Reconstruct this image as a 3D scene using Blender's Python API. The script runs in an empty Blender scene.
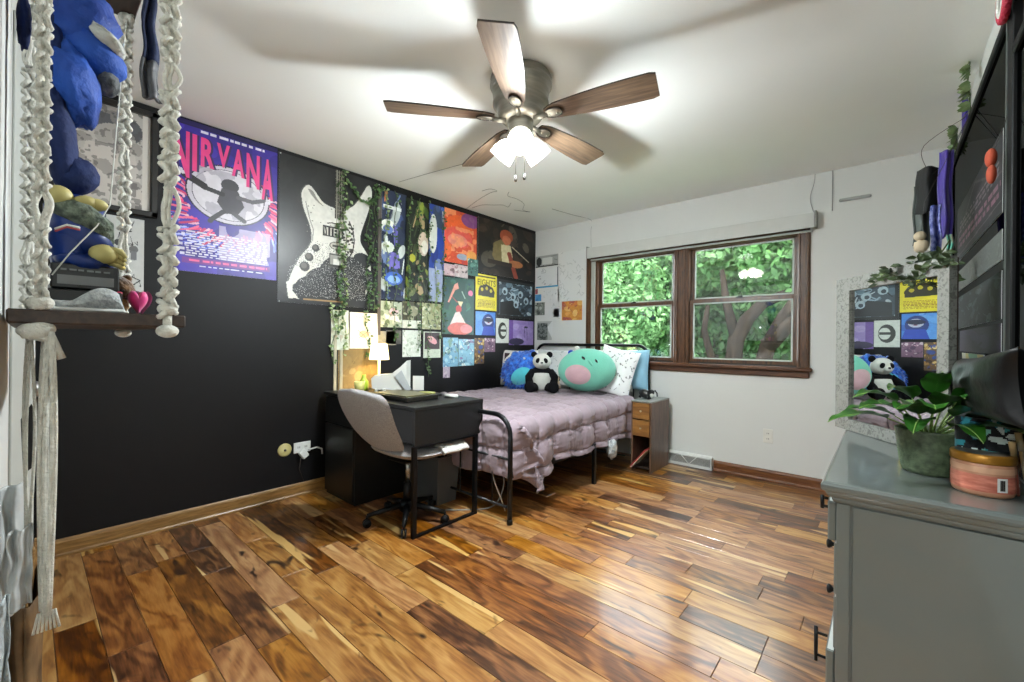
import bpy, math, random
import numpy as np
from mathutils import Vector, Matrix, noise as mnoise
PI = math.pi
R = math.radians
rnd = random.Random(7)
scene = bpy.context.scene
COL = scene.collection

# ------------------------------------------------------------------ camera
YAW, PITCH, ROLL, FPX, CZ = 0.7186, 0.0006, 0.0101, 426.31, 1.136
_f = Vector((-math.sin(YAW) * math.cos(PITCH), math.cos(YAW) * math.cos(PITCH), math.sin(PITCH)))
_r0 = Vector((math.cos(YAW), math.sin(YAW), 0))
_u0 = _r0.cross(_f)
_r = _r0 * math.cos(ROLL) + _u0 * math.sin(ROLL)
_u = -_r0 * math.sin(ROLL) + _u0 * math.cos(ROLL)
cd = bpy.data.cameras.new('camera')
cam = bpy.data.objects.new('camera', cd)
COL.objects.link(cam)
cam.matrix_world = Matrix(((_r.x, _u.x, -_f.x, 0), (_r.y, _u.y, -_f.y, 0), (_r.z, _u.z, -_f.z, CZ), (0, 0, 0, 1)))
cd.sensor_width = 36
cd.lens = FPX * 36 / 1024
cd.clip_start = 0.02
cd.clip_end = 200
scene.camera = cam

# measured places: a viewing direction met with a plane of the room
def ray(px, py): return _f + _r * ((px - 512) / FPX) + _u * ((341 - py) / FPX)
def atX(px, py, x):
    d = ray(px, py); return Vector((0, 0, CZ)) + d * (x / d.x)
def atY(px, py, y):
    d = ray(px, py); return Vector((0, 0, CZ)) + d * (y / d.y)
def atZ(px, py, z):
    d = ray(px, py); return Vector((0, 0, CZ)) + d * ((z - CZ) / d.z)

# ------------------------------------------------------------------ world, sun, exposure
w = bpy.data.worlds.new('daylight'); scene.world = w; w.use_nodes = True
bg = w.node_tree.nodes['Background']
bg.inputs[0].default_value = (0.86, 0.95, 1.0, 1)
bg.inputs[1].default_value = 4.6
sl = bpy.data.lights.new('sun', 'SUN'); sl.energy = 5.5; sl.angle = R(2); sl.color = (1, .96, .86)
so = bpy.data.objects.new('sun', sl); COL.objects.link(so)
so.rotation_euler = (R(42), 0, R(18))      # shines from behind the house onto the trees
so['kind'] = 'structure'
scene.view_settings.view_transform = 'Standard'
scene.view_settings.look = 'None'
scene.view_settings.exposure = 1.58
scene.view_settings.gamma = 1.0
scene.view_settings.use_curve_mapping = False
scene.cycles.max_bounces = 10
scene.cycles.diffuse_bounces = 5
scene.cycles.glossy_bounces = 5
scene.cycles.transparent_max_bounces = 16
scene.cycles.caustics_reflective = False
scene.cycles.caustics_refractive = False
scene.cycles.sample_clamp_indirect = 6
scene.cycles.use_denoising = True

FAN_W, FILL_W, DESK_W = 138, 18, 2.4

# ------------------------------------------------------------------ materials
def lin(c):
    if isinstance(c, str):
        c = [int(c[i:i + 2], 16) / 255 for i in (0, 2, 4)]
    return tuple((x / 12.92 if x <= .04045 else ((x + .055) / 1.055) ** 2.4) for x in c[:3])
_M = {}
def mat(name, col, rough=.5, metal=0, var=.12, scale=12, bump=0, bscale=60, coat=0, sheen=0, trans=0, stretch=(1, 1, 1), col2=None, spec=.5, sss=0):
    """procedural: base colour broken up by noise, optional noise bump"""
    if name in _M: return _M[name]
    m = bpy.data.materials.new(name); m.use_nodes = True
    nt = m.node_tree; N = nt.nodes; L = nt.links; b = N['Principled BSDF']
    c = lin(col)
    c2 = lin(col2) if col2 else tuple(x * (1 - var) for x in c)
    tc = N.new('ShaderNodeTexCoord'); mp = N.new('ShaderNodeMapping'); mp.inputs['Scale'].default_value = stretch
    L.new(tc.outputs['Object'], mp.inputs[0])
    n = N.new('ShaderNodeTexNoise'); n.inputs['Scale'].default_value = scale; n.inputs['Detail'].default_value = 4
    L.new(mp.outputs[0], n.inputs['Vector'])
    rp = N.new('ShaderNodeValToRGB')
    rp.color_ramp.elements[0].position = .35; rp.color_ramp.elements[1].position = .65
    rp.color_ramp.elements[0].color = (*c2, 1); rp.color_ramp.elements[1].color = (*c, 1)
    L.new(n.outputs[0], rp.inputs[0]); L.new(rp.outputs[0], b.inputs['Base Color'])
    b.inputs['Roughness'].default_value = rough; b.inputs['Metallic'].default_value = metal
    b.inputs['Coat Weight'].default_value = coat; b.inputs['Sheen Weight'].default_value = sheen
    b.inputs['Transmission Weight'].default_value = trans
    b.inputs['Specular IOR Level'].default_value = spec
    if bump:
        n2 = N.new('ShaderNodeTexNoise'); n2.inputs['Scale'].default_value = bscale; n2.inputs['Detail'].default_value = 3
        L.new(mp.outputs[0], n2.inputs['Vector'])
        bp = N.new('ShaderNodeBump'); bp.inputs['Strength'].default_value = bump; bp.inputs['Distance'].default_value = .01
        L.new(n2.outputs[0], bp.inputs['Height']); L.new(bp.outputs[0], b.inputs['Normal'])
    _M[name] = m
    return m
def wood(name, a, b_, rough=.4, scale=(2, 2, 30), coat=0, nscale=3.0):
    if name in _M: return _M[name]
    m = bpy.data.materials.new(name); m.use_nodes = True
    nt = m.node_tree; N = nt.nodes; L = nt.links; b = N['Principled BSDF']
    tc = N.new('ShaderNodeTexCoord'); mp = N.new('ShaderNodeMapping'); mp.inputs['Scale'].default_value = scale
    L.new(tc.outputs['Object'], mp.inputs[0])
    n = N.new('ShaderNodeTexNoise'); n.inputs['Scale'].default_value = nscale; n.inputs['Detail'].default_value = 6; n.inputs['Distortion'].default_value = .6
    L.new(mp.outputs[0], n.inputs['Vector'])
    rp = N.new('ShaderNodeValToRGB')
    rp.color_ramp.elements[0].position = .3; rp.color_ramp.elements[1].position = .7
    rp.color_ramp.elements[0].color = (*lin(a), 1); rp.color_ramp.elements[1].color = (*lin(b_), 1)
    L.new(n.outputs[0], rp.inputs[0]); L.new(rp.outputs[0], b.inputs['Base Color'])
    b.inputs['Roughness'].default_value = rough; b.inputs['Coat Weight'].default_value = coat
    bp = N.new('ShaderNodeBump'); bp.inputs['Strength'].default_value = .12; bp.inputs['Distance'].default_value = .004
    L.new(n.outputs[0], bp.inputs['Height']); L.new(bp.outputs[0], b.inputs['Normal'])
    _M[name] = m; return m
def emis(name, col, s):
    m = bpy.data.materials.new(name); m.use_nodes = True
    b = m.node_tree.nodes['Principled BSDF']
    b.inputs['Base Color'].default_value = (*lin(col), 1); b.inputs['Emission Color'].default_value = (*lin(col), 1)
    b.inputs['Emission Strength'].default_value = s
    return m
def attr_mat(name, rough=.4, coat=0.0, sheen=0, bump=0):
    if name in _M: return _M[name]
    m = bpy.data.materials.new(name); m.use_nodes = True
    nt = m.node_tree; b = nt.nodes['Principled BSDF']
    a = nt.nodes.new('ShaderNodeAttribute'); a.attribute_name = 'Col'
    nt.links.new(a.outputs['Color'], b.inputs['Base Color'])
    b.inputs['Roughness'].default_value = rough; b.inputs['Coat Weight'].default_value = coat; b.inputs['Sheen Weight'].default_value = sheen
    if bump:
        n2 = nt.nodes.new('ShaderNodeTexNoise'); n2.inputs['Scale'].default_value = 40
        bp = nt.nodes.new('ShaderNodeBump'); bp.inputs['Strength'].default_value = bump; bp.inputs['Distance'].default_value = .01
        nt.links.new(n2.outputs[0], bp.inputs['Height']); nt.links.new(bp.outputs[0], b.inputs['Normal'])
    _M[name] = m; return m
def glass(name, tint=(1, 1, 1), refl=.07):
    m = bpy.data.materials.new(name); m.use_nodes = True
    nt = m.node_tree; N = nt.nodes; L = nt.links; N.clear()
    o = N.new('ShaderNodeOutputMaterial'); mx = N.new('ShaderNodeMixShader'); t = N.new('ShaderNodeBsdfTransparent'); g = N.new('ShaderNodeBsdfGlossy')
    t.inputs[0].default_value = (*tint, 1); g.inputs['Roughness'].default_value = .01; mx.inputs[0].default_value = refl
    L.new(t.outputs[0], mx.inputs[1]); L.new(g.outputs[0], mx.inputs[2]); L.new(mx.outputs[0], o.inputs[0])
    return m
def mirror_mat(name, c, rough=.0):
    m = bpy.data.materials.new(name); m.use_nodes = True
    b = m.node_tree.nodes['Principled BSDF']
    b.inputs['Base Color'].default_value = (*lin(c), 1); b.inputs['Metallic'].default_value = 1; b.inputs['Roughness'].default_value = rough
    return m

M_wall = mat('white wall paint', 'd0d1cd', .75, var=.02, scale=3, bump=.05, bscale=180)
M_ceil = mat('ceiling paint', 'edefec', .85, var=.02, scale=2, bump=.05, bscale=150)
M_black = mat('charcoal wall paint', '0a0a0c', .5, spec=.3, var=.08, scale=5, bump=.06, bscale=150)
M_white = mat('white gloss paint', 'd4d6d2', .35, var=.03)
M_oak = wood('oak trim', '7a4f27', 'b98a4e', .35, (2, 2, 40))
M_oakX = wood('oak trim lying along x', '4e2a14', '7d4d28', .35, (3, 30, 30))
M_oakY = wood('oak trim lying along y', '6b4c27', '9a7644', .35, (30, 3, 30))
M_casing = wood('dark window casing wood', '2e1c10', '64401f', .35, (30, 30, 3))
M_casingX = wood('dark window casing wood level', '301c10', '633c20', .35, (3, 30, 30))
M_blackm = mat('black metal', '17181a', .35, metal=.6, var=.1)
M_blackw = mat('black woodgrain laminate', '141414', .42, var=.3, scale=4, stretch=(1, 20, 20))
M_blackv = mat('black woodgrain laminate upright', '161616', .42, var=.3, scale=4, stretch=(20, 20, 1))
M_grey = mat('grey dresser paint', '616865', .3, coat=.9, var=.05, scale=3, bump=.03, bscale=40)
M_rope = mat('cotton macrame cord', 'd9d7cc', .9, var=.18, scale=60, bump=.5, bscale=250, sheen=.3)
M_print = attr_mat('printed paper', .38)
M_printm = attr_mat('matt printed paper', .7)
M_cloth = attr_mat('printed cloth', .85, sheen=.2, bump=.15)

# ------------------------------------------------------------------ mesh builder
class MB:
    def __init__(s): s.v = []; s.f = []; s.m = []; s.mats = []; s.cur = 0; s.sm = []; s.smooth = True
    def use(s, m, smooth=None):
        if m not in s.mats: s.mats.append(m)
        s.cur = s.mats.index(m)
        if smooth is not None: s.smooth = smooth
        return s
    def add(s, vs, fs, smooth=None):
        o = len(s.v); s.v += [tuple(v) for v in vs]
        sm = s.smooth if smooth is None else smooth
        for f in fs: s.f.append(tuple(i + o for i in f)); s.m.append(s.cur); s.sm.append(sm)
        return s
    def box(s, c, d, rot=None, bev=0):
        hx, hy, hz = d[0] / 2, d[1] / 2, d[2] / 2
        b = min(bev, hx * .9, hy * .9, hz * .9)
        if b <= 0:
            vs = [(x * hx, y * hy, z * hz) for x in (-1, 1) for y in (-1, 1) for z in (-1, 1)]
            fs = [(0, 1, 3, 2), (4, 6, 7, 5), (0, 4, 5, 1), (2, 3, 7, 6), (0, 2, 6, 4), (1, 5, 7, 3)]
        else:
            vs = []; idx = {}
            for x in (-1, 1):
                for y in (-1, 1):
                    for z in (-1, 1):
                        for a in range(3):
                            p = [x * (hx - b), y * (hy - b), z * (hz - b)]
                            p[a] = (x * hx, y * hy, z * hz)[a]
                            idx[(x, y, z, a)] = len(vs); vs.append(p)
            I = lambda x, y, z, a: idx[(x, y, z, a)]
            fs = []
            for g in (-1, 1):
                q = [I(g, -1, -1, 0), I(g, 1, -1, 0), I(g, 1, 1, 0), I(g, -1, 1, 0)]; fs.append(q if g > 0 else q[::-1])
                q = [I(-1, g, -1, 1), I(-1, g, 1, 1), I(1, g, 1, 1), I(1, g, -1, 1)]; fs.append(q if g > 0 else q[::-1])
                q = [I(-1, -1, g, 2), I(1, -1, g, 2), I(1, 1, g, 2), I(-1, 1, g, 2)]; fs.append(q if g > 0 else q[::-1])
            for g in (-1, 1):
                for h in (-1, 1):
                    q = [I(-1, g, h, 1), I(1, g, h, 1), I(1, g, h, 2), I(-1, g, h, 2)]; fs.append(q if g * h < 0 else q[::-1])
                    q = [I(g, -1, h, 0), I(g, 1, h, 0), I(g, 1, h, 2), I(g, -1, h, 2)]; fs.append(q if g * h > 0 else q[::-1])
                    q = [I(g, h, -1, 0), I(g, h, 1, 0), I(g, h, 1, 1), I(g, h, -1, 1)]; fs.append(q if g * h < 0 else q[::-1])
            for x in (-1, 1):
                for y in (-1, 1):
                    for z in (-1, 1):
                        q = [I(x, y, z, 0), I(x, y, z, 1), I(x, y, z, 2)]; fs.append(q if x * y * z > 0 else q[::-1])
        C = Vector(c)
        if rot is not None: vs = [C + (rot @ Vector(v)) for v in vs]
        else: vs = [C + Vector(v) for v in vs]
        return s.add(vs, fs, False)
    def bb(s, a, b, bev=0):   # box from two corners
        return s.box([(a[i] + b[i]) / 2 for i in range(3)], [abs(b[i] - a[i]) for i in range(3)], None, bev)
    def tube(s, pts, r, n=8, cap=True, closed=False):
        pts = [Vector(p) for p in pts]; k = len(pts)
        rs = r if isinstance(r, (list, tuple)) else [r] * k
        t0 = (pts[1] - pts[0]).normalized()
        up = Vector((0, 0, 1)) if abs(t0.z) < .9 else Vector((1, 0, 0))
        nrm = (up - t0 * up.dot(t0)).normalized(); vs = []
        for i, p in enumerate(pts):
            t = ((pts[(i + 1) % k] if closed else pts[min(i + 1, k - 1)]) - (pts[i - 1] if (closed or i) else pts[0]))
            t = t.normalized() if t.length > 1e-9 else t0
            nrm = (nrm - t * nrm.dot(t))
            nrm = nrm.normalized() if nrm.length > 1e-6 else t.orthogonal().normalized()
            bn = t.cross(nrm)
            for j in range(n):
                a = 2 * PI * j / n; vs.append(p + (nrm * math.cos(a) + bn * math.sin(a)) * rs[i])
        fs = []
        for i in range(k if closed else k - 1):
            i2 = (i + 1) % k
            for j in range(n):
                fs.append((i * n + j, i * n + (j + 1) % n, i2 * n + (j + 1) % n, i2 * n + j))
        if cap and not closed:
            fs.append(tuple(range(n))[::-1]); fs.append(tuple((k - 1) * n + j for j in range(n)))
        return s.add(vs, fs)
    def lathe(s, prof, c=(0, 0, 0), n=32, M=None, cap=True):
        vs = []; k = len(prof); C = Vector(c)
        for r_, z in prof:
            for j in range(n):
                a = 2 * PI * j / n; v = Vector((r_ * math.cos(a), r_ * math.sin(a), z))
                vs.append(C + (M @ v if M is not None else v))
        fs = [(i * n + j, i * n + (j + 1) % n, (i + 1) * n + (j + 1) % n, (i + 1) * n + j) for i in range(k - 1) for j in range(n)]
        if cap:
            fs.append(tuple(range(n))[::-1]); fs.append(tuple((k - 1) * n + j for j in range(n)))
        return s.add(vs, fs)
    def ell(s, c, r, rot=None, nu=20, nv=12, disp=None):
        if not isinstance(r, (tuple, list)): r = (r, r, r)
        vs = []; C = Vector(c)
        for i in range(nv + 1):
            th = PI * i / nv
            for j in range(nu):
                ph = 2 * PI * j / nu
                d = Vector((math.sin(th) * math.cos(ph), math.sin(th) * math.sin(ph), math.cos(th)))
                k = 1 + (disp(d) if disp else 0)
                v = Vector((d.x * r[0] * k, d.y * r[1] * k, d.z * r[2] * k))
                vs.append(C + (rot @ v if rot is not None else v))
        fs = [(i * nu + j, (i + 1) * nu + j, (i + 1) * nu + (j + 1) % nu, i * nu + (j + 1) % nu) for i in range(nv) for j in range(nu)]
        return s.add(vs, fs, True)
    def prism(s, poly, p0, ax, ay, az, t):
        """poly (a,b) in plane spanned by ax, ay from p0; thickness t along az"""
        p0, ax, ay, az = map(Vector, (p0, ax, ay, az)); n = len(poly)
        A = [p0 + ax * a + ay * b for a, b in poly]; B = [p + az * t for p in A]
        fs = [tuple(range(n))[::-1], tuple(range(n, 2 * n))] + [(i, (i + 1) % n, n + (i + 1) % n, n + i) for i in range(n)]
        return s.add(A + B, fs, False)
    def grid(s, fn, nu, nv, smooth=True, flip=False):
        vs = [fn(i / nu, j / nv) for j in range(nv + 1) for i in range(nu + 1)]
        fs = []
        for j in range(nv):
            for i in range(nu):
                a = j * (nu + 1) + i; q = (a, a + 1, a + nu + 2, a + nu + 1)
                fs.append(q[::-1] if flip else q)
        return s.add(vs, fs, smooth)
    def build(s, name, parent=None, m=None, solid=0, subs=0):
        me = bpy.data.meshes.new(name)
        off = Vector((0, 0, 0))
        if parent is not None:
            p = parent
            while p is not None: off += p.location; p = p.parent
        me.from_pydata([Vector(v) - off for v in s.v], [], s.f)
        mats = s.mats if s.mats else [m]
        for x in mats: me.materials.append(x)
        if s.mats: me.polygons.foreach_set('material_index', s.m)
        me.polygons.foreach_set('use_smooth', s.sm)
        me.update()
        o = bpy.data.objects.new(name, me); COL.objects.link(o)
        if parent is not None: o.parent = parent
        if solid:
            md = o.modifiers.new('solid', 'SOLIDIFY'); md.thickness = solid; md.offset = 0
        if subs:
            md = o.modifiers.new('sub', 'SUBSURF'); md.levels = subs; md.render_levels = subs
        return o
def tag(o, label, cat, group=None, kind=None):
    o['label'] = label; o['category'] = cat
    if group: o['group'] = group
    if kind: o['kind'] = kind
    return o
def thing(name, loc, label, cat, group=None):
    o = bpy.data.objects.new(name, None); COL.objects.link(o); o.location = loc
    o.empty_display_size = .05
    return tag(o, label, cat, group)
def struct(o): o['kind'] = 'structure'; return o
def rz(a): return Matrix.Rotation(a, 3, 'Z')
def rx(a): return Matrix.Rotation(a, 3, 'X')
def ry(a): return Matrix.Rotation(a, 3, 'Y')
def frame_to(d):
    """rotation carrying +z onto d"""
    return Vector((0, 0, 1)).rotation_difference(Vector(d)).to_matrix()
def arc(c, r, a0, a1, n, ax, ay):
    c, ax, ay = Vector(c), Vector(ax), Vector(ay)
    return [c + ax * (r * math.cos(a0 + (a1 - a0) * i / n)) + ay * (r * math.sin(a0 + (a1 - a0) * i / n)) for i in range(n + 1)]
def text_polys(body, bold=0):
    cu = bpy.data.curves.new('t', 'FONT'); cu.body = body; cu.resolution_u = 3; cu.offset = bold
    ob = bpy.data.objects.new('t', cu); COL.objects.link(ob)
    bpy.context.view_layer.update()
    me = bpy.data.meshes.new_from_object(ob.evaluated_get(bpy.context.evaluated_depsgraph_get()))
    vs = [(v.co.x, v.co.y) for v in me.vertices]; fs = [tuple(p.vertices) for p in me.polygons]
    bpy.data.objects.remove(ob); bpy.data.curves.remove(cu); bpy.data.meshes.remove(me)
    xs = [a for a, b in vs]; ys = [b for a, b in vs]
    x0, x1, y0, y1 = min(xs), max(xs), min(ys), max(ys)
    return [((a - x0) / (x1 - x0), (b - y0) / (y1 - y0)) for a, b in vs], fs
def text(mb, body, p0, ax, ay, warp=None, bold=0):
    """letters stretched over the rectangle p0, p0+ax, p0+ay"""
    vs, fs = text_polys(body, bold); p0, ax, ay = map(Vector, (p0, ax, ay))
    mb.add([p0 + ax * (warp(a, b)[0] if warp else a) + ay * (warp(a, b)[1] if warp else b) for a, b in vs], fs, False)

# ------------------------------------------------------------------ small raster printing: colours held by the cells of a fine mesh
class Canvas:
    def __init__(s, w, h, col):
        s.w, s.h = w, h
        s.a = np.empty((h, w, 3)); s.a[:] = lin(col)
        s.U, s.V = np.meshgrid((np.arange(w) + .5) / w, (np.arange(h) + .5) / h)
        s.asp = w / h; s.rs = np.random.RandomState(w * 7 + h)
    def put(s, m, c, k=1.0):
        c = np.array(lin(c)); s.a[m] = s.a[m] * (1 - k) + c * k
    def rect(s, u0, v0, u1, v1, c, k=1.0): s.put((s.U >= u0) & (s.U < u1) & (s.V >= v0) & (s.V < v1), c, k)
    def ell(s, u, v, ru, rv, c, k=1.0, ang=0):
        du, dv = (s.U - u), (s.V - v)
        if ang: du, dv = (du * s.asp * math.cos(ang) + dv * math.sin(ang)) / s.asp, -du * s.asp * math.sin(ang) + dv * math.cos(ang)
        s.put((du / ru) ** 2 + (dv / rv) ** 2 < 1, c, k)
    def poly(s, pts, c, k=1.0):
        m = np.zeros((s.h, s.w), bool); n = len(pts)
        for i in range(n):
            (x0, y0), (x1, y1) = pts[i], pts[(i + 1) % n]
            if y0 == y1: continue
            t = ((s.V > y0) != (s.V > y1)) & (s.U < (x1 - x0) * (s.V - y0) / (y1 - y0) + x0)
            m ^= t
        s.put(m, c, k)
    def line(s, pts, th, c, k=1.0):
        m = np.zeros((s.h, s.w), bool)
        for (x0, y0), (x1, y1) in zip(pts, pts[1:]):
            ax, ay = x0 * s.asp, y0; bx, by = x1 * s.asp, y1
            L2 = (bx - ax) ** 2 + (by - ay) ** 2 + 1e-12
            t = np.clip(((s.U * s.asp - ax) * (bx - ax) + (s.V - ay) * (by - ay)) / L2, 0, 1)
            m |= (s.U * s.asp - ax - t * (bx - ax)) ** 2 + (s.V - ay - t * (by - ay)) ** 2 < th * th / 4
        s.put(m, c, k)
    def noise(s, cells, seed=0):
        rs = np.random.RandomState(seed + s.w); cx = max(2, int(cells * max(s.asp, .3))); cy = max(2, cells)
        g = rs.rand(cy + 2, cx + 2); x = s.U * cx; y = s.V * cy; xi = x.astype(int); yi = y.astype(int); fx = x - xi; fy = y - yi
        fx = fx * fx * (3 - 2 * fx); fy = fy * fy * (3 - 2 * fy)
        return (g[yi, xi] * (1 - fx) + g[yi, xi + 1] * fx) * (1 - fy) + (g[yi + 1, xi] * (1 - fx) + g[yi + 1, xi + 1] * fx) * fy
    def blotch(s, cells, thr, c, k=1.0, seed=0, box=None):
        m = (s.noise(cells, seed) * .65 + s.noise(cells * 2, seed + 5) * .35) > thr
        if box: m &= (s.U > box[0]) & (s.V > box[1]) & (s.U < box[2]) & (s.V < box[3])
        s.put(m, c, k)
    def grime(s, amt, cells=30, seed=3):
        n = s.noise(cells, seed) + s.noise(cells * 2.2 if False else cells * 2, seed + 1) - 1
        s.a *= (1 + amt * n)[..., None]; s.a = np.clip(s.a, 0, 1)
    def bars(s, u0, v0, u1, v1, rows, c, seed=0, k=1.0):
        rs = np.random.RandomState(seed); h = (v1 - v0) / rows
        for r_ in range(rows):
            u = u0 + rs.rand() * .05
            while u < u1:
                l = rs.uniform(.02, .09); s.rect(u, v0 + h * (r_ + .2), min(u + l, u1), v0 + h * (r_ + .75), c, k); u += l + rs.uniform(.012, .03)
def panel(name, cv, P0, AX, AY, N_, m, parent=None, thick=.002, curl=0, seed=0):
    """front of the sheet carries the printing; P0 top left corner, AX to the right, AY down, N_ facing out"""
    P0, AX, AY, N_ = map(Vector, (P0, AX, AY, N_)); w_, h_ = cv.w, cv.h
    off = Vector((0, 0, 0)); p = parent
    while p is not None: off += p.location; p = p.parent
    vs = []
    rr = random.Random(seed); ph = rr.random() * 6
    for j in range(h_ + 1):
        for i in range(w_ + 1):
            u, v = i / w_, j / h_
            d = thick + curl * (.5 + .5 * math.sin(u * 5 + v * 3 + ph)) * (abs(v - .1) + .1)
            vs.append(P0 + AX * u + AY * v + N_ * d - off)
    fs = []
    for j in range(h_):
        for i in range(w_):
            a = j * (w_ + 1) + i; fs.append((a, a + w_ + 1, a + w_ + 2, a + 1))
    nb = len(fs)
    b0 = len(vs); vs += [P0 - off, P0 + AX - off, P0 + AX + AY - off, P0 + AY - off]
    c = [0, w_, (h_ + 1) * (w_ + 1) - 1, h_ * (w_ + 1)]
    fs += [(b0, b0 + 1, b0 + 2, b0 + 3)] + [(c[k], c[(k + 1) % 4], b0 + (k + 1) % 4, b0 + k) for k in range(4)]
    me = bpy.data.meshes.new(name); me.from_pydata(vs, [], fs)
    ca = me.color_attributes.new('Col', 'FLOAT_COLOR', 'CORNER')
    buf = np.ones((nb, 4, 4)); buf[:, :, :3] = cv.a.reshape(-1, 1, 3)
    tail = np.tile([.7, .7, .7, 1], (4 + 16, 1))
    ca.data.foreach_set('color', np.concatenate([buf.reshape(-1, 4), tail]).ravel())
    me.materials.append(m); me.update()
    o = bpy.data.objects.new(name, me); COL.objects.link(o)
    if parent is not None: o.parent = parent
    return o
A_, YW, H_ = 3.2, 4.073, 2.472
def on_left(name, cv, y0, y1, ztop, zbot, label, cat, group=None, m=None, d=.001, curl=0, seed=0, parent=None):
    o = panel(name, cv, (-A_ + d, y0, ztop), (0, y1 - y0, 0), (0, 0, zbot - ztop), (1, 0, 0), m or M_print, parent, .0015, curl, seed)
    return tag(o, label, cat, group) if label else o
def on_far(name, cv, x0, x1, ztop, zbot, label, cat, group=None, m=None, d=.001, curl=0, seed=0, parent=None):
    o = panel(name, cv, (x0, YW - d, ztop), (x1 - x0, 0, 0), (0, 0, zbot - ztop), (0, -1, 0), m or M_printm, parent, .0015, curl, seed)
    return tag(o, label, cat, group) if label else o
# ================================================================== SETTING
RX = 0.33      # right wall
# floor: 127 mm boards running along x, each with its own colour and grain offset
def make_floor():
    vs = []; fs = []; col = []; nb = 0
    y = -1.75; rr = random.Random(11)
    while y < YW + .02:
        x = -A_ - rr.random() * .9
        while x < 0.6:
            L_ = rr.choice((.3, .45, .6, .75, .9, 1.2)) * rr.uniform(.85, 1.1)
            x1 = x + L_; g = .0009
            a, b = max(x, -A_ - .02) + g, min(x1, .62) - g
            if b > a:
                y0, y1 = y + g, min(y + .122, YW + .03) - g; o = len(vs); e = .0011
                vs += [(a, y0, -e), (b, y0, -e), (b, y1, -e), (a, y1, -e), (a + e, y0 + e, 0), (b - e, y0 + e, 0), (b - e, y1 - e, 0), (a + e, y1 - e, 0)]
                q = [(4, 5, 6, 7), (0, 1, 5, 4), (1, 2, 6, 5), (2, 3, 7, 6), (3, 0, 4, 7)]
                fs += [tuple(i + o for i in f) for f in q]
                c = (rr.random(), rr.random(), rr.random(), 1)
                col += [c] * 20; nb += 5
            x = x1
        y += .122
    o = len(vs)
    vs += [(-A_ - .03, -1.8, -.004), (.65, -1.8, -.004), (.65, YW + .03, -.004), (-A_ - .03, YW + .03, -.004)]; fs.append((o, o + 1, o + 2, o + 3)); col += [(0, .5, 0, 1)] * 4
    o = len(vs)
    vs += [(-A_ - .03, -1.8, -.1), (.65, -1.8, -.1), (.65, YW + .03, -.1), (-A_ - .03, YW + .03, -.1)]; fs.append((o, o + 3, o + 2, o + 1)); col += [(0, .5, 0, 1)] * 4
    me = bpy.data.meshes.new('floor'); me.from_pydata(vs, [], fs)
    ca = me.color_attributes.new('Plank', 'FLOAT_COLOR', 'CORNER'); ca.data.foreach_set('color', np.array(col, dtype=float).ravel())
    m = bpy.data.materials.new('acacia boards'); m.use_nodes = True
    nt = m.node_tree; N = nt.nodes; L = nt.links; b = N['Principled BSDF']
    at = N.new('ShaderNodeAttribute'); at.attribute_name = 'Plank'
    sep = N.new('ShaderNodeSeparateColor'); L.new(at.outputs['Color'], sep.inputs[0])
    tc = N.new('ShaderNodeTexCoord')
    off = N.new('ShaderNodeVectorMath'); off.operation = 'SCALE'; off.inputs['Scale'].default_value = 37; L.new(at.outputs['Color'], off.inputs[0])
    ad = N.new('ShaderNodeVectorMath'); ad.operation = 'ADD'; L.new(tc.outputs['Object'], ad.inputs[0]); L.new(off.outputs[0], ad.inputs[1])
    def noise(scale, sx, sy, detail=4, dist=0):
        mp = N.new('ShaderNodeMapping'); mp.inputs['Scale'].default_value = (sx, sy, 1); L.new(ad.outputs[0], mp.inputs[0])
        n = N.new('ShaderNodeTexNoise'); n.inputs['Scale'].default_value = scale; n.inputs['Detail'].default_value = detail; n.inputs['Distortion'].default_value = dist
        L.new(mp.outputs[0], n.inputs['Vector']); return n.outputs[0]
    def math_(op, a, b_, clamp=False):
        n = N.new('ShaderNodeMath'); n.operation = op; n.use_clamp = clamp
        for k, v in enumerate((a, b_)):
            if isinstance(v, (int, float)): n.inputs[k].default_value = v
            else: L.new(v, n.inputs[k])
        return n.outputs[0]
    big = noise(1, 2.2, 8, 2, .5)          # slow cathedral figure
    rings = math_('MULTIPLY', big, 34)
    rings = math_('SINE', rings, 0)
    fine = noise(1, 12, 150, 5)
    mid = noise(1, 4, 30, 3, .8)
    v = math_('ADD', math_('MULTIPLY', rings, .11), math_('MULTIPLY', fine, .34))
    v = math_('ADD', v, math_('MULTIPLY', mid, .55))
    v = math_('ADD', v, math_('MULTIPLY', math_('SUBTRACT', sep.outputs[0], .5), .50))
    rp = N.new('ShaderNodeValToRGB'); cr = rp.color_ramp
    cr.elements[0].position = .0; cr.elements[0].color = (*lin('2c1a10'), 1)
    cr.elements[1].position = 1; cr.elements[1].color = (*lin('bf9860'), 1)
    for p, c in ((.18, '44260f'), (.36, '6f4420'), (.52, '90602f'), (.72, 'a87c45')):
        e = cr.elements.new(p); e.color = (*lin(c), 1)
    L.new(v, rp.inputs[0])
    # pale sapwood streaks
    sap = noise(1, 1.1, 11, 2, .3)
    mr = N.new('ShaderNodeMapRange'); mr.inputs[1].default_value = .635; mr.inputs[2].default_value = .665; L.new(sap, mr.inputs[0])
    mx = N.new('ShaderNodeMix'); mx.data_type = 'RGBA'; L.new(mr.outputs[0], mx.inputs[0]); L.new(rp.outputs[0], mx.inputs[6]); mx.inputs[7].default_value = (*lin('c09c64'), 1)
    # dark knots
    kn = noise(1, 5, 12, 1, 1.5)
    mk = N.new('ShaderNodeMapRange'); mk.inputs[1].default_value = .64; mk.inputs[2].default_value = .78; L.new(kn, mk.inputs[0])
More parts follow.
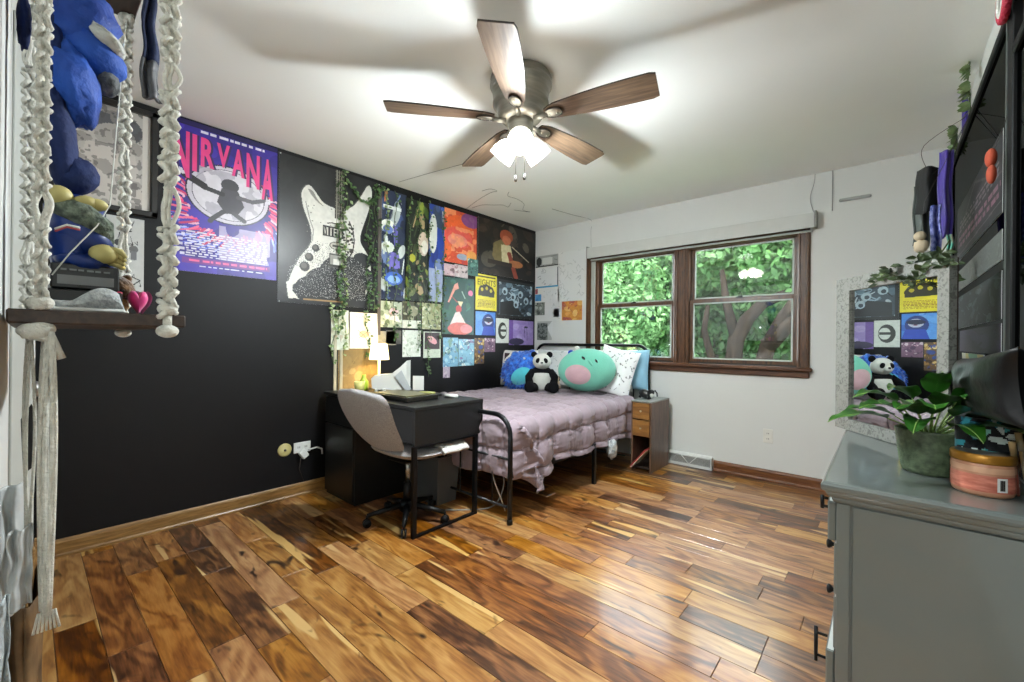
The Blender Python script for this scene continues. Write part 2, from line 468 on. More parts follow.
    mx2 = N.new('ShaderNodeMix'); mx2.data_type = 'RGBA'; L.new(mk.outputs[0], mx2.inputs[0]); L.new(mx.outputs[2], mx2.inputs[6]); mx2.inputs[7].default_value = (*lin('2c190e'), 1)
    hs = N.new('ShaderNodeHueSaturation'); L.new(mx2.outputs[2], hs.inputs['Color'])
    L.new(math_('ADD', math_('MULTIPLY', sep.outputs[1], .20), .90), hs.inputs['Saturation']); L.new(math_('ADD', math_('MULTIPLY', sep.outputs[2], .010), .494), hs.inputs['Hue'])
    L.new(hs.outputs[0], b.inputs['Base Color'])
    b.inputs['Roughness'].default_value = .30
    b.inputs['Coat Weight'].default_value = .35; b.inputs['Coat Roughness'].default_value = .14
    bp = N.new('ShaderNodeBump'); bp.inputs['Strength'].default_value = .10; bp.inputs['Distance'].default_value = .003
    L.new(mid, bp.inputs['Height']); L.new(bp.outputs[0], b.inputs['Normal'])
    me.materials.append(m)
    o = bpy.data.objects.new('floor', me); COL.objects.link(o); struct(o)
make_floor()
HY = -1.7   # end of the hallway behind the camera
struct(MB().bb((-A_ - .12, HY - .1, H_), (.7, YW + .15, H_ + .1)).build('ceiling', m=M_ceil))
struct(MB().bb((-A_ - .12, -.13, 0), (-A_, YW + .15, H_)).build('wall_left', m=M_black))
struct(MB().bb((RX, .05, 0), (RX + .12, YW + .15, H_)).build('wall_right', m=M_wall))
# window wall with opening
WX0, WX1, WZ0, WZ1 = -2.37, -.505, .93, 2.03
mb = MB()
mb.bb((-A_, YW, 0), (WX0, YW + .15, H_)); mb.bb((WX1, YW, 0), (RX, YW + .15, H_))
mb.bb((WX0, YW, 0), (WX1, YW + .15, WZ0)); mb.bb((WX0, YW, WZ1), (WX1, YW + .15, H_))
struct(mb.build('wall_far', m=M_wall))
# near wall to the left of the doorway, with the passage behind the camera
struct(MB().bb((-A_, -.13, 0), (-.62, -.03, H_)).build('wall_near', m=M_wall))
mb = MB(); mb.bb((-.74, HY, 0), (-.62, -.13, H_)); mb.bb((.55, HY, 0), (.67, .05, H_)); mb.bb((-.74, HY - .1, 0), (.67, HY, H_)); mb.bb((RX, -.03, 0), (.55, .05, H_))
struct(mb.build('wall_passage', m=M_wall))
# baseboards
def base(name, a, b, n, m):
    a, b, n = Vector(a), Vector(b), Vector(n); ax = (b - a)
    mb = MB()
    prof = [(0, 0), (.019, 0), (.019, .012), (.013, .020), (.013, .074), (.009, .086), (.004, .092), (0, .092)]
    mb.prism(prof, a, n, (0, 0, 1), ax.normalized(), ax.length); struct(mb.build(name, m=m))
base('baseboard_left', (-A_, .03, 0), (-A_, YW, 0), (1, 0, 0), M_oakY)
base('baseboard_far', (-1.145, YW, 0), (RX, YW, 0), (0, -1, 0), M_oakX)
base('baseboard_right', (RX, .1, 0), (RX, YW, 0), (-1, 0, 0), M_oakY)

# window: casing, mullion, two double-hung units
def window_unit(name, x0, x1):
    t = bpy.data.objects.new(name, None); COL.objects.link(t); t.location = ((x0 + x1) / 2, YW, WZ0); struct(t)
    z0, z1, zm = WZ0 + .03, WZ1, 1.515
    def sash(nm, za, zb, y, m):
        mb = MB(); f_ = .032
        mb.bb((x0, y, za), (x0 + f_, y + .03, zb), .003); mb.bb((x1 - f_, y, za), (x1, y + .03, zb), .003)
        mb.bb((x0 + f_, y, za), (x1 - f_, y + .03, za + f_), .003); mb.bb((x0 + f_, y, zb - f_), (x1 - f_, y + .03, zb), .003)
        return mb.build(nm, t, m)
    sash('upper_sash', zm, z1, YW + .055, M_casing)
    sash('lower_sash', z0, zm + .02, YW + .02, M_casing)
    mb = MB()
    for za, zb, y in ((zm + .03, z1 - .03, YW + .052), (z0 + .032, zm - .01, YW + .017)):
        g = .012; xa, xb = x0 + .032, x1 - .032
        mb.bb((xa, y, za), (xa + g, y + .004, zb)); mb.bb((xb - g, y, za), (xb, y + .004, zb)); mb.bb((xa, y, zb - g), (xb, y + .004, zb)); mb.bb((xa, y, za), (xb, y + .004, za + g))
    mb.build('glazing_strip', t, mat('pale glazing strip', 'b9c4bd', .5))
    MB().bb((x0 + .03, YW + .068, zm + .03), (x1 - .03, YW + .071, z1 - .03)).build('upper_pane', t, M_glass)
    MB().bb((x0 + .03, YW + .033, z0 + .03), (x1 - .03, YW + .036, zm - .01)).build('lower_pane', t, M_glass)
    mb = MB(); mb.box(((x0 + x1) / 2, YW + .012, zm + .024), (.05, .02, .012), None, .003); mb.box(((x0 + x1) / 2 + .008, YW + .004, zm + .032), (.034, .01, .008), None, .002)
    mb.build('sash_lock', t, M_blackm)
M_glass = glass('window glass')
window_unit('window_1', -2.345, -1.515)
window_unit('window_2', -1.375, -.53)
mb = MB()
for x0, x1 in ((-2.475, -2.415), (-.53, -.445)):
    mb.bb((x0, YW - .02, WZ0 - .0), (x1, YW + .1, WZ1 + .04), .006)
    mb.bb((x0 + .008, YW - .028, WZ0), (x0 + .022, YW - .015, WZ1 + .03), .004); mb.bb((x1 - .022, YW - .028, WZ0), (x1 - .008, YW - .015, WZ1 + .03), .004)
mb.bb((-1.515, YW - .015, WZ0), (-1.375, YW + .1, WZ1), .006)
mb.bb((-1.49, YW - .024, WZ0), (-1.47, YW - .01, WZ1), .004); mb.bb((-1.42, YW - .024, WZ0), (-1.40, YW - .01, WZ1), .004)
struct(mb.build('trim_1', m=M_casing))
struct(MB().bb((-2.415, YW - .012, WZ0 + .01), (-2.372, YW + .06, WZ1), .003).build('trim_5', m=mat('pale jamb paint', 'a9aca4', .5)))
struct(MB().bb((-2.372, YW + .004, WZ0 + .01), (-2.345, YW + .09, WZ1), .002).build('trim_6', m=M_casing))
mb = MB(); mb.bb((-2.475, YW - .02, WZ1 - .02), (-.445, YW + .1, WZ1 + .05), .006)
mb.bb((-2.495, YW - .055, WZ0 - .012), (-.425, YW + .1, WZ0 + .02), .008); mb.bb((-2.475, YW - .022, WZ0 - .062), (-.445, YW, WZ0 - .012), .005)
struct(mb.build('trim_2', m=M_casingX))
mb = MB()
mb.bb((-2.345, YW + .02, WZ0 + .02), (-.53, YW + .1, WZ0 + .035))
struct(mb.build('trim_3', m=mat('dark sill track', '2a2620', .5)))

# door casing on the near wall at the far left of view
mb = MB()
for x0, x1 in ((-2.95, -2.86), (-2.06, -1.97)): mb.bb((x0, -.03, 0), (x1, .022, 2.12), .006)
mb.bb((-2.95, -.03, 2.03), (-1.97, .022, 2.12), .006)
struct(mb.build('trim_4', m=M_white))
t = bpy.data.objects.new('door_1', None); COL.objects.link(t); t.location = (-2.46, -.03, 0); struct(t)
mb = MB(); mb.bb((-2.86, -.03, .01), (-2.06, -.008, 2.03), .003); mb.bb((-2.76, -.01, 1.1), (-2.16, -.002, 1.92), .006); mb.bb((-2.76, -.01, .2), (-2.16, -.002, .98), .006)
mb.build('panel', t, M_white)
MB().tube([(-2.84, -.004, 1.70), (-2.84, -.004, 1.79)], .009).build('hinge', t, mat('brushed steel', '9a9a98', .35, metal=.9))
MB().ell((-2.13, .02, .96), (.028, .028, .028)).tube([(-2.13, -.01, .96), (-2.13, .02, .96)], .012).build('knob', t, _M['brushed steel'])

# ------------------------------------------------------------------ added fill lamp in the unseen hallway (lights the room through the open doorway)
t = thing('unseen_fill_lamp', (-.1, -.9, H_ - .02), 'added unseen fill lamp, round and frosted, on the ceiling behind the camera', 'ceiling lamp')
MB().lathe([(.0, .02), (.12, .02), (.125, .0), (.11, -.012), (0, -.012)], (-.1, -.9, H_ - .02), 32).build('fill_lamp_ring', t, M_white)
sh_fill = emis('fill lamp glow', 'fff4e2', 3.0)
MB().lathe([(.105, 0), (.10, -.03), (.08, -.055), (.04, -.07), (0.001, -.074)], (-.1, -.9, H_ - .032), 32).build('fill_lamp_diffuser', t, sh_fill)
l = bpy.data.lights.new('fill_light', 'AREA'); l.shape = 'DISK'; l.size = .35; l.energy = FILL_W; l.color = (.885, .965, 1)
lo = bpy.data.objects.new('fill_light', l); COL.objects.link(lo); lo.parent = t; lo.location = (0, 0, -.12); 
# ================================================================== CEILING FAN
FX, FY, FZ = -1.40, 1.65, 2.26
M_pewter = mat('brushed pewter', '98958a', .42, metal=.7, var=.25, scale=8, stretch=(1, 1, 8))
M_blade = wood('weathered fan blade wood', '46362a', '6f5a46', .42, (1, 14, 1), nscale=5)
M_bdark = mat('dark blade edge', '2e2620', .5)
fan = thing('ceiling_fan', (FX, FY, H_), 'five-blade flush-mount ceiling fan with weathered wood blades and three glowing lamp shades', 'ceiling fan')
mb = MB().lathe([(.150, H_), (.155, H_ - .012), (.148, H_ - .026), (.156, H_ - .034), (.157, H_ - .048), (.148, H_ - .056), (.145, H_ - .075), (.138, H_ - .12), (.142, H_ - .128), (.142, H_ - .142), (.128, H_ - .150), (.118, H_ - .17), (.112, FZ + .015), (.10, FZ), (.07, FZ - .008)], (FX, FY, 0), 48)
mb.build('motor_housing', fan, M_pewter)
MB().lathe([(.066, FZ - .004), (.064, FZ - .03), (.058, FZ - .075), (.052, FZ - .095), (.03, FZ - .105), (.012, FZ - .112)], (FX, FY, 0), 32).build('light_fitter', fan, M_pewter)
for k in range(5):
    a = 4.02 + k * 2 * PI / 5
    Rm = rz(a) @ Matrix.Rotation(R(-11), 3, 'X')
    O = Vector((FX, FY, FZ + .006))
    # blade outline in (along, across)
    r0, r1 = .135, .665
    up = []
    for i in range(21):
        t_ = i / 20; x = r0 + (r1 - r0 - .0) * t_
        wv = .042 + .034 * math.sin(min(1, t_ * 1.25) * PI / 2)
        if t_ > .94: wv *= math.sqrt(max(0, 1 - ((t_ - .94) / .06) ** 2 * .22))
        if t_ < .08: wv *= .62 + .38 * t_ / .08
        up.append((x, wv))
    poly = up + [(x, -w_) for x, w_ in up[::-1]]
    mb = MB().use(M_blade)
    n = len(poly); V = []
    for z in (-.004, .004):
        for x, y_ in poly: V.append(Vector((x, y_, z)))
    mb.add(V, [tuple(range(n))[::-1], tuple(range(n, 2 * n))], False)
    mb.use(M_bdark).add(V, [(i, (i + 1) % n, n + (i + 1) % n, n + i) for i in range(n)], False)
    bl = mb.build('blade'); bl.parent = fan; bl.location = O - fan.location; bl.rotation_euler = Rm.to_euler()
    mb = MB().use(M_pewter)
    E_ = lambda x, y_, z: O + Rm @ Vector((x, y_, z))
    mb.tube([E_(.075, 0, -.012), E_(.11, 0, -.016), E_(.145, 0, -.012)], [.014, .012, .012], 8)
    mb.ell(E_(.178, 0, -.009), (.046, .031, .009), Rm, 20, 8)
    mb.use(M_bdark)
    mb.tube([E_(.178 + .046 * math.cos(q), .031 * math.sin(q), -.012) for q in [i * PI / 12 for i in range(24)]], .0035, 5, closed=True)
    mb.use(mat('bright screw', 'c9c6ba', .3, metal=.8))
    for dx in (-.02, .02): mb.ell(E_(.178 + dx, 0, -.018), .004, None, 8, 6)
    mb.build('blade_bracket', fan)
M_shade = emis('lit frosted glass', 'fffaf0', 3.2)
cdir = math.atan2(-.762, .647)
for k in range(3):
    a = cdir + k * 2 * PI / 3
    d = Vector((math.cos(a) * .72, math.sin(a) * .72, -.70)).normalized()
    s0 = Vector((FX, FY, FZ - .085)) + Vector((math.cos(a), math.sin(a), 0)) * .035
    Q = frame_to(d)
    MB().lathe([(.016, 0), (.024, .006), (.028, .02), (.026, .032)], s0, 20, Q).build('shade_holder', fan, M_pewter)
    o = MB().lathe([(.024, .022), (.036, .030), (.050, .052), (.060, .085), (.064, .122), (.061, .122), (.057, .085), (.046, .054), (.030, .034)], s0, 28, Q, cap=False).build('lamp_shade', fan, M_shade)
    o['label'] = 'glowing frosted glass bell shade'
    MB().ell(s0 + d * .075, .026, None, 16, 10).build('bulb', fan, emis('bulb glow %d' % k, 'fff6e8', 8))
    l = bpy.data.lights.new('fan_light', 'POINT'); l.energy = FAN_W / 3; l.shadow_soft_size = .05; l.color = (.885, .965, 1)
    lo = bpy.data.objects.new('fan_light', l); COL.objects.link(lo); lo.parent = fan; lo.location = s0 + d * .096 - Vector((FX, FY, H_))
for dx, zl in ((-.022, 1.945), (.022, 1.955)):
    p = Vector((FX, FY, 0)) + Vector((_r.x, _r.y, 0)) * dx
    o = MB().use(mat('pull chain', '9d9a90', .4, metal=.8)).tube([p + Vector((0, 0, FZ - .10)), p + Vector((0, 0, zl + .03))], .0016, 6).use(M_bdark).lathe([(.002, .034), (.006, .026), (.0085, .012), (.006, .002), (.001, 0)], (p.x, p.y, zl), 12).build('pull_chain', fan)

# ================================================================== BED
BX0, BX1, BY0, BY1 = -3.12, -1.745, 1.99, 4.03
bed = thing('bed_frame', ((BX0 + BX1) / 2, (BY0 + BY1) / 2, 0), 'black tubular metal bed frame with rounded headboard and footboard', 'bed')
def bedend(name, y, z, rad, zb, spind):
    mb = MB(); p = [Vector((BX1, y, 0)), Vector((BX1, y, z - rad))]
    p += arc((BX1 - rad, y, z - rad), rad, 0, PI / 2, 8, (1, 0, 0), (0, 0, 1))
    p += arc((BX0 + rad, y, z - rad), rad, PI / 2, PI, 8, (1, 0, 0), (0, 0, 1)) + [Vector((BX0, y, 0))]
    mb.tube(p, .0155, 10)
    for zz in zb: mb.tube([(BX0, y, zz), (BX1, y, zz)], .009, 8)
    for i in range(1, spind):
        x = BX0 + (BX1 - BX0) * i / spind
        mb.tube([(x, y, zb[0]), (x, y, z if len(zb) == 1 else zb[-1])], .006, 6)
    for x in (BX0, BX1): mb.lathe([(.019, 0), (.019, .025), (.015, .03)], (x, y, 0), 12)
    mb.build(name, bed, M_blackm)
bedend('footboard', BY0, .67, .13, [.10, .40], 9)
bedend('headboard', BY1, 1.105, .11, [.36, .80], 9)
for x in (BX0, BX1): MB().bb((x - .012, BY0, .285), (x + .012, BY1, .325)).build('side_rail', bed, M_blackm)
MB().bb(((BX0 + BX1) / 2 - .015, BY0, .285), ((BX0 + BX1) / 2 + .015, BY1, .31)).build('centre_rail', bed, M_blackm)
for i in range(12):
    y = BY0 + .1 + i * .165; MB().bb((BX0, y, .31), (BX1, y + .03, .325)).build('slat', bed, M_blackm)
for x in (BX0 + .004, (BX0 + BX1) / 2, BX1 - .004):
    MB().bb((x - .013, 3.0, 0), (x + .013, 3.026, .29)).build('leg', bed, M_blackm)
mb = MB(); mb.tube([(BX0, 3.55, .12), (BX1, 3.55, .12)], .007, 6); mb.build('under_bar', bed, M_blackm)
MB().bb((BX0 + .02, BY0 + .04, .327), (BX1 - .035, BY1 - .03, .575), .05).build('mattress', m=mat('mattress ticking', 'bdb9b6', .9)); tag(bpy.data.objects['mattress'], 'mattress lying on the black bed frame under the mauve comforter', 'mattress')

# comforter: quilted sheet draped over the mattress
M_comf = mat('mauve quilted microfibre', '93838b', .85, var=.16, scale=5, bump=.25, bscale=35, sheen=.15)
def comforter():
    SX, TY = 1.36 + .36, 1.72 + .30      # arc lengths, across and along
    ex, fy = -1.80, 2.075                 # mattress edges
    def g(l, r=.055):
        if l <= 0: return 0, 0
        t = min(l / r, PI / 2); return r * math.sin(t), r * (1 - math.cos(t)) + max(0, l - r * PI / 2)
    def pos(s, t):
        lx = s - 1.32; ly = t - 1.66
        top = .612 + .012 * mnoise.noise(Vector((s * 2.2, t * 2.2, 1)))
        ox, dx = g(lx); oy, dy = g(ly)
        # ragged lower hem
        if lx > 0: dx *= .86 + .17 * mnoise.noise(Vector((t * 3.1, .5, 4))) + (.10 if t > 1.3 else 0)
        if ly > 0: dy *= .98 + .2 * mnoise.noise(Vector((s * 3.1, 7.5, 4)))
        z = top - max(dx, dy) - .50 * min(dx, dy, .26)
        x = -3.12 + min(s, 1.32) + ox
        y = 3.735 - min(t, 1.66) - oy
        if lx > .05 and ly > 0: x += .03 * min(1, ly / .1); y += min(ly, .3) * .75
        if lx > .05: x += .012 * math.sin(t * 23) * min(1, dx / .2)
        return Vector((x, y, z))
    def fn(u, v):
        s, t = u * SX, v * TY
        p = pos(s, t); e = .004
        n = (pos(s + e, t) - p).cross(pos(s, t + e) - p)
        n = -n.normalized() if n.length > 1e-9 else Vector((0, 0, 1))
        if n.z < -.2: n = -n
        ss = s + .03 * mnoise.noise(Vector((t * 3, s, 0))); tt = t + .035 * mnoise.noise(Vector((s * 3, t, 9)))
        c = .185
        a = abs(math.sin(PI * ss / c)); b_ = abs(math.sin(PI * tt / c))
        puff = .036 * (a * b_) ** .34
        # puckers running away from the seams
        wr = .010 * mnoise.noise(Vector((s * 12, t * 40, 3))) + .009 * mnoise.noise(Vector((s * 40, t * 12, 8)))
        return p + n * (puff + wr * (1.2 - a * b_))
    mb = MB().grid(fn, 230, 260, True)
    o = mb.build('comforter', m=M_comf, solid=.012)
    tag(o, 'mauve-grey quilted comforter spread over the bed and hanging over its sides', 'comforter')
comforter()

def pillow_fn(w_, h_, t_, C, Q, pinch=.06, seed=0):
    def side(sg):
        def fn(u, v):
            a, b_ = u * 2 - 1, v * 2 - 1
            th = t_ / 2 * (max(0, 1 - a ** 4) * max(0, 1 - b_ ** 4)) ** .45
            th += .012 * mnoise.noise(Vector((a * 2.5, b_ * 2.5, seed))) * (1 - a * a) * (1 - b_ * b_)
            x = a * w_ / 2 * (1 - pinch * (1 - b_ * b_)); y = b_ * h_ / 2 * (1 - pinch * (1 - a * a))
            return Vector(C) + Q @ Vector((x, y, sg * th))
        return fn
    return side
def pillow(name, w_, h_, t_, C, Q, m, label, seed=0, painter=None, cat='pillow', parts=None):
    side = pillow_fn(w_, h_, t_, C, Q, seed=seed)
    nu = 60 if painter else 28
    mb = MB().use(m).grid(side(1), nu, nu, True).grid(side(-1), 28, 28, True, flip=True)
    o = mb.build(name)
    if painter:
        cv = Canvas(nu, nu, 'ffffff'); painter(cv)
        me = o.data; ca = me.color_attributes.new('Col', 'FLOAT_COLOR', 'CORNER')
        front = np.ones((nu, nu, 4, 4)); front[..., :3] = cv.a[::-1][:, :, None, :]
        back = np.ones((28 * 28 * 4, 4)); back[:, :3] = cv.a[0, 0]
        ca.data.foreach_set('color', np.concatenate([front.reshape(-1, 4), back]).ravel())
    return tag(o, label, cat)
def stand(az, lean):
    """rotation of an upright cushion: local x across, y up, z out of the front (front faces azimuth az), leaning back"""
    fwd = Vector((math.cos(az), math.sin(az), 0)); z = (fwd * math.cos(lean) + Vector((0, 0, 1)) * math.sin(lean)).normalized()
    x = Vector((0, 0, 1)).cross(fwd).normalized(); y = z.cross(x).normalized()
    return Matrix((x, y, z)).transposed()
S_ = -PI / 2
M_wht = mat('white pillow cotton', 'd9dcda', .85, var=.05, bump=.2, bscale=30)
M_lblue = mat('pale blue pillowcase', '8fbfd6', .85, var=.1, bump=.2, bscale=30)
def floral(seed, bgc, cols, n=60):
    def f(cv):
        cv.a[:] = lin(bgc); rr = random.Random(seed)
        for i in range(n):
            u, v = rr.random(), rr.random(); c = rr.choice(cols); q = rr.uniform(.008, .02)
            if rr.random() < .5: cv.ell(u, v, q, q * 1.6, c, .8, rr.random() * 3)
            else: cv.line([(u, v), (u + rr.uniform(-.06, .06), v + rr.uniform(-.08, .08))], .012, c, .8)
    return f
pillow('pillow', .66, .42, .16, (-2.72, 3.90, .845), stand(S_, R(16)), M_cloth, 'white sprigged pillow against the headboard behind the panda and blue plush', 1, floral(2, 'd5d8d2', ['98a39c', 'a9aea6', '8a938f'], 60))
pillow('pillow', .60, .42, .15, (-2.12, 3.90, .86), stand(S_, R(14)), M_cloth, 'white pillow with grey sprigs behind the round mint plush', 2, floral(5, 'dcdcd8', ['8f9592', '7b8380', 'a5a9a6'], 60))
pillow('pillow', .34, .40, .13, (-1.87, 3.92, .87), stand(S_ + .2, R(8)), M_lblue, 'pale blue pillow standing by the right bed post, rearmost on that side', 3)
pillow('pillow', .36, .46, .13, (-1.925, 3.70, .86), stand(S_ + .35, R(14)) @ Matrix.Rotation(R(-14), 3, 'Z'), M_cloth, 'white pillow with black doodle pattern leaning at the right end of the bed', 4, floral(9, 'e3e5e4', ['2e3236', '4a5056', '7a8288', '33393f'], 85))
def catface(cv):
    cv.a[:] = lin('ded9d2')
    cv.rect(.1, .1, .9, .45, '3b2a2e'); cv.ell(.5, .36, .40, .26, 'e8e4da'); cv.poly([(.2, .25), (.28, .04), (.42, .2)], 'e8e4da'); cv.poly([(.8, .25), (.72, .04), (.58, .2)], 'e8e4da')
    cv.ell(.30, .38, .10, .07, '2d3a30', 1, .5); cv.ell(.66, .36, .08, .06, '2d3a30', 1, -.4)
    cv.rect(.12, .62, .9, .80, '7a4a3c'); cv.ell(.32, .72, .12, .06, 'd28a6a'); cv.rect(.14, .86, .9, .94, '9a6a56')
p = atY(495, 364, 3.62)
pillow('pillow', .42, .40, .13, (-3.04, 3.60, .845), stand(S_ + .42, R(10)), M_cloth, 'small cream cushion printed with a cat face, beside the charcoal wall', 5, catface)

# ------------------------------------------------------------------ plush toys
def fuzz(amp, f):
    return lambda d: amp * (mnoise.noise(d * f) + .6 * mnoise.noise(d * f * 2.3))
M_mint = mat('mint plush', '6fbda5', .95, var=.14, scale=5, bump=.4, bscale=120, sheen=.15)
M_pinkp = mat('pink plush patch', 'bf9ca2', .95, var=.12, bump=.4, bscale=120, sheen=.1)
M_blk = mat('black plush', '0c0c0f', .95, var=.3, bump=.5, bscale=120, spec=.2)
M_whp = mat('white plush', 'cfd0c8', .95, var=.1, bump=.5, bscale=120)
M_eye = mat('glossy black eye', '08080a', .15)
C = Vector((-2.10, 3.47, .875))
t = thing('round_plush', (C.x, C.y, .66), 'large round mint green plush with a pink belly patch sitting on the comforter', 'plush toy')
toC = (Vector((0, 0, CZ)) - C); toC.z = 0; toC.normalize(); az = math.atan2(toC.y, toC.x) + .06
Q = rz(az - (-PI / 2))
MB().ell(C, (.265, .17, .205), Q, 40, 26, lambda d: .02 * d.x * d.z + .03 * (1 - d.z * d.z) - .02).build('body', t, M_mint)
def on_ell(dx, dz, k=1.0, rad=(.265, .17, .205)):
    dy = -math.sqrt(max(0, 1 - (dx / rad[0]) ** 2 - (dz / rad[2]) ** 2)) * rad[1]
    return C + Q @ Vector((dx, dy * k, dz)), Q @ Vector((dx / rad[0] ** 2, dy / rad[1] ** 2, dz / rad[2] ** 2)).normalized()
for nm, dx, dz, rr_, m in (('eye', -.04, .115, (.022, .012, .008), M_eye), ('eye', .075, .09, (.02, .011, .008), M_eye), ('snout', .02, .075, (.04, .012, .012), M_mint)):
    p, n = on_ell(dx, dz); MB().ell(p, rr_, frame_to(n) @ rz(-.3), 14, 8).build(nm, t, m)
def patch(name, parent, c, ru, rv, m, rad, ang=0, lift=1.025):
    def fn(u, v):
        r_ = u; a = v * 2 * PI
        x = ru * r_ * math.cos(a); z = rv * r_ * math.sin(a)
        x, z = x * math.cos(ang) - z * math.sin(ang) + c[0], x * math.sin(ang) + z * math.cos(ang) + c[1]
        q = max(0, 1 - (x / rad[0]) ** 2 - (z / rad[2]) ** 2)
        return C + Q @ Vector((x, -math.sqrt(q) * rad[1] * lift - .004 * (1 - r_ ** 4), z))
    return MB().grid(fn, 10, 32, True, flip=True).build(name, parent, m)
patch('belly_patch', t, (-.09, -.035), .115, .09, M_pinkp, (.265, .17, .205), -.15, 1.06)
MB().ell(C + Q @ Vector((-.09, .02, .19)), (.03, .02, .035), None, 12, 8).build('crest', t, M_whp)

# blue sequin plush
C = Vector((-2.86, 3.46, .84)); az = math.atan2(-C.y, -C.x); Q = rz(az + PI / 2) @ ry(R(-24))
t = thing('sequin_plush', (C.x, C.y, .66), 'round deep blue shaggy plush with a turquoise belly beside the panda', 'plush toy')
M_bl = mat('blue shaggy plush', '3a86e8', .8, scale=26, col2='123a9c', bump=.8, bscale=40, sheen=.4)
rad = (.235, .15, .185)
mb = MB().use(M_bl).ell(C, rad, Q, 60, 40, lambda d: .10 * abs(mnoise.noise(d * 9)) + .05 * mnoise.noise(d * 22) - .02)
rr = random.Random(4)
for i in range(420):   # shaggy tufts
    d = Vector((rr.gauss(0, 1), -abs(rr.gauss(0, 1)), rr.gauss(0, 1))).normalized()
    p = C + Q @ Vector((d.x * rad[0], d.y * rad[1], d.z * rad[2])); n = (Q @ d)
    s_ = n.orthogonal().normalized(); s_ = (s_ + n.cross(s_) * rr.uniform(-2, 2)).normalized(); q = p + n * .028 + Vector((0, 0, -.018))
    mb.add([p - s_ * .012, p + s_ * .012, q], [(0, 1, 2)], False)
mb.build('body', t)
patch('belly_patch', t, (-.045, -.045), .115, .085, mat('turquoise plush', '4fc3cf', .9, var=.15, sheen=.6), rad, .18, 1.2)
for dx, dz in ((-.02, .175), (.15, .12)): MB().ell(C + Q @ Vector((dx, -.03, dz)), (.05, .03, .04), None, 12, 8, fuzz(.2, 5)).build('ear', t, M_bl)
MB().ell(C + Q @ Vector((.055, -.135, .11)), .012, None, 10, 8).build('eye', t, M_whp)

# panda
P0 = Vector((-2.50, 3.30, .655)); az = math.atan2(-P0.y, -P0.x); Q = rz(az + PI / 2)
t = thing('panda_plush', P0, 'black and white panda plush sitting between the blue and mint plush toys', 'plush toy')
W = lambda x, y, z: P0 + Q @ Vector((x, y, z))
mb = MB().use(M_whp).ell(W(0, 0, .115), (.095, .08, .115), Q, 24, 16).use(M_blk).ell(W(0, .01, .195), (.10, .078, .045), Q, 20, 12)
for sx in (-1, 1):
    mb.use(M_blk).tube([W(sx * .085, 0, .19), W(sx * .125, -.05, .14), W(sx * .115, -.09, .095)], [.036, .036, .038], 12).ell(W(sx * .115, -.095, .09), .038, None, 12, 8)
    mb.tube([W(sx * .06, -.02, .045), W(sx * .10, -.10, .045), W(sx * .11, -.15, .05)], [.045, .045, .05], 12).ell(W(sx * .112, -.16, .055), (.05, .035, .055), Q, 14, 10)
mb.build('body', t)
mb = MB().use(M_whp).ell(W(0, -.02, .29), (.088, .075, .078), Q @ ry(.12), 24, 16).ell(W(0, -.085, .27), (.035, .03, .026), Q, 14, 10)
mb.build('head', t)
for sx in (-1, 1):
    MB().ell(W(sx * .075, -.01, .355), (.03, .018, .03), Q, 14, 8).build('ear', t, M_blk)
    MB().use(M_blk).ell(W(sx * .036, -.083, .30), (.021, .012, .026), Q @ ry(sx * -.5), 14, 8).use(M_eye).ell(W(sx * .034, -.094, .302), .007, None, 8, 6).build('eye', t)
MB().ell(W(0, -.113, .28), (.013, .009, .009), Q, 10, 6).build('nose', t, M_eye)

# small white and blue plush between panda and mint plush, small pup plush on the cover
P0 = Vector((-2.28, 3.62, .66))
t = thing('white_plush', P0, 'small white plush with blue ears wedged between panda and mint plush', 'plush toy')
MB().ell(P0 + Vector((0, 0, .13)), (.11, .07, .14), None, 20, 14, fuzz(.05, 4)).ell(P0 + Vector((-.02, -.02, .29)), (.085, .07, .075), None, 18, 12).build('body', t, mat('cream plush', 'd2d8c4', .95, sheen=.5))
for dx in (-.09, .06): MB().ell(P0 + Vector((dx, -.01, .365)), (.035, .02, .03), None, 12, 8).build('ear', t, mat('royal blue plush', '1f47b8', .9))
for dx in (-.05, .01): MB().ell(P0 + Vector((dx, -.088, .30)), .008, None, 8, 6).build('eye', t, M_eye)
P0 = atZ(556, 388, .66); P0 = Vector((P0.x, P0.y, .655)); az = math.atan2(-P0.y, -P0.x); Q = rz(az + PI / 2)
W = lambda x, y, z: P0 + Q @ Vector((x, y, z))
t = thing('puppy_plush', P0, 'tiny tan and white puppy plush on the comforter next to the panda', 'plush toy')
M_tan = mat('tan plush', 'cdb897', .95, sheen=.5)
MB().ell(W(0, 0, .05), (.04, .04, .05), None, 16, 10).ell(W(0, -.02, .105), (.035, .033, .032), None, 16, 10).ell(W(0, -.05, .095), (.016, .016, .013), None, 10, 8).ell(W(-.03, -.04, .02), (.018, .03, .016), None, 10, 8).ell(W(.03, -.04, .02), (.018, .03, .016), None, 10, 8).build('body', t, M_tan)
for sx in (-1, 1): MB().ell(W(sx * .033, -.015, .105), (.01, .012, .025), None, 10, 6).build('ear', t, M_blk)
MB().ell(W(0, -.066, .098), .006, None, 8, 6).build('nose', t, M_eye)
# bunched cloth on the rail by the nightstand
P0 = atX(612, 449, -1.70)
tag(MB().ell(P0, (.035, .06, .075), None, 26, 18, fuzz(.35, 3.5)).build('crumpled_sheet', m=mat('white sheet with grey print', 'c9cccb', .9, scale=26, col2='6f7678')), 'crumpled end of a white patterned sheet hanging below the comforter by the nightstand', 'sheet')

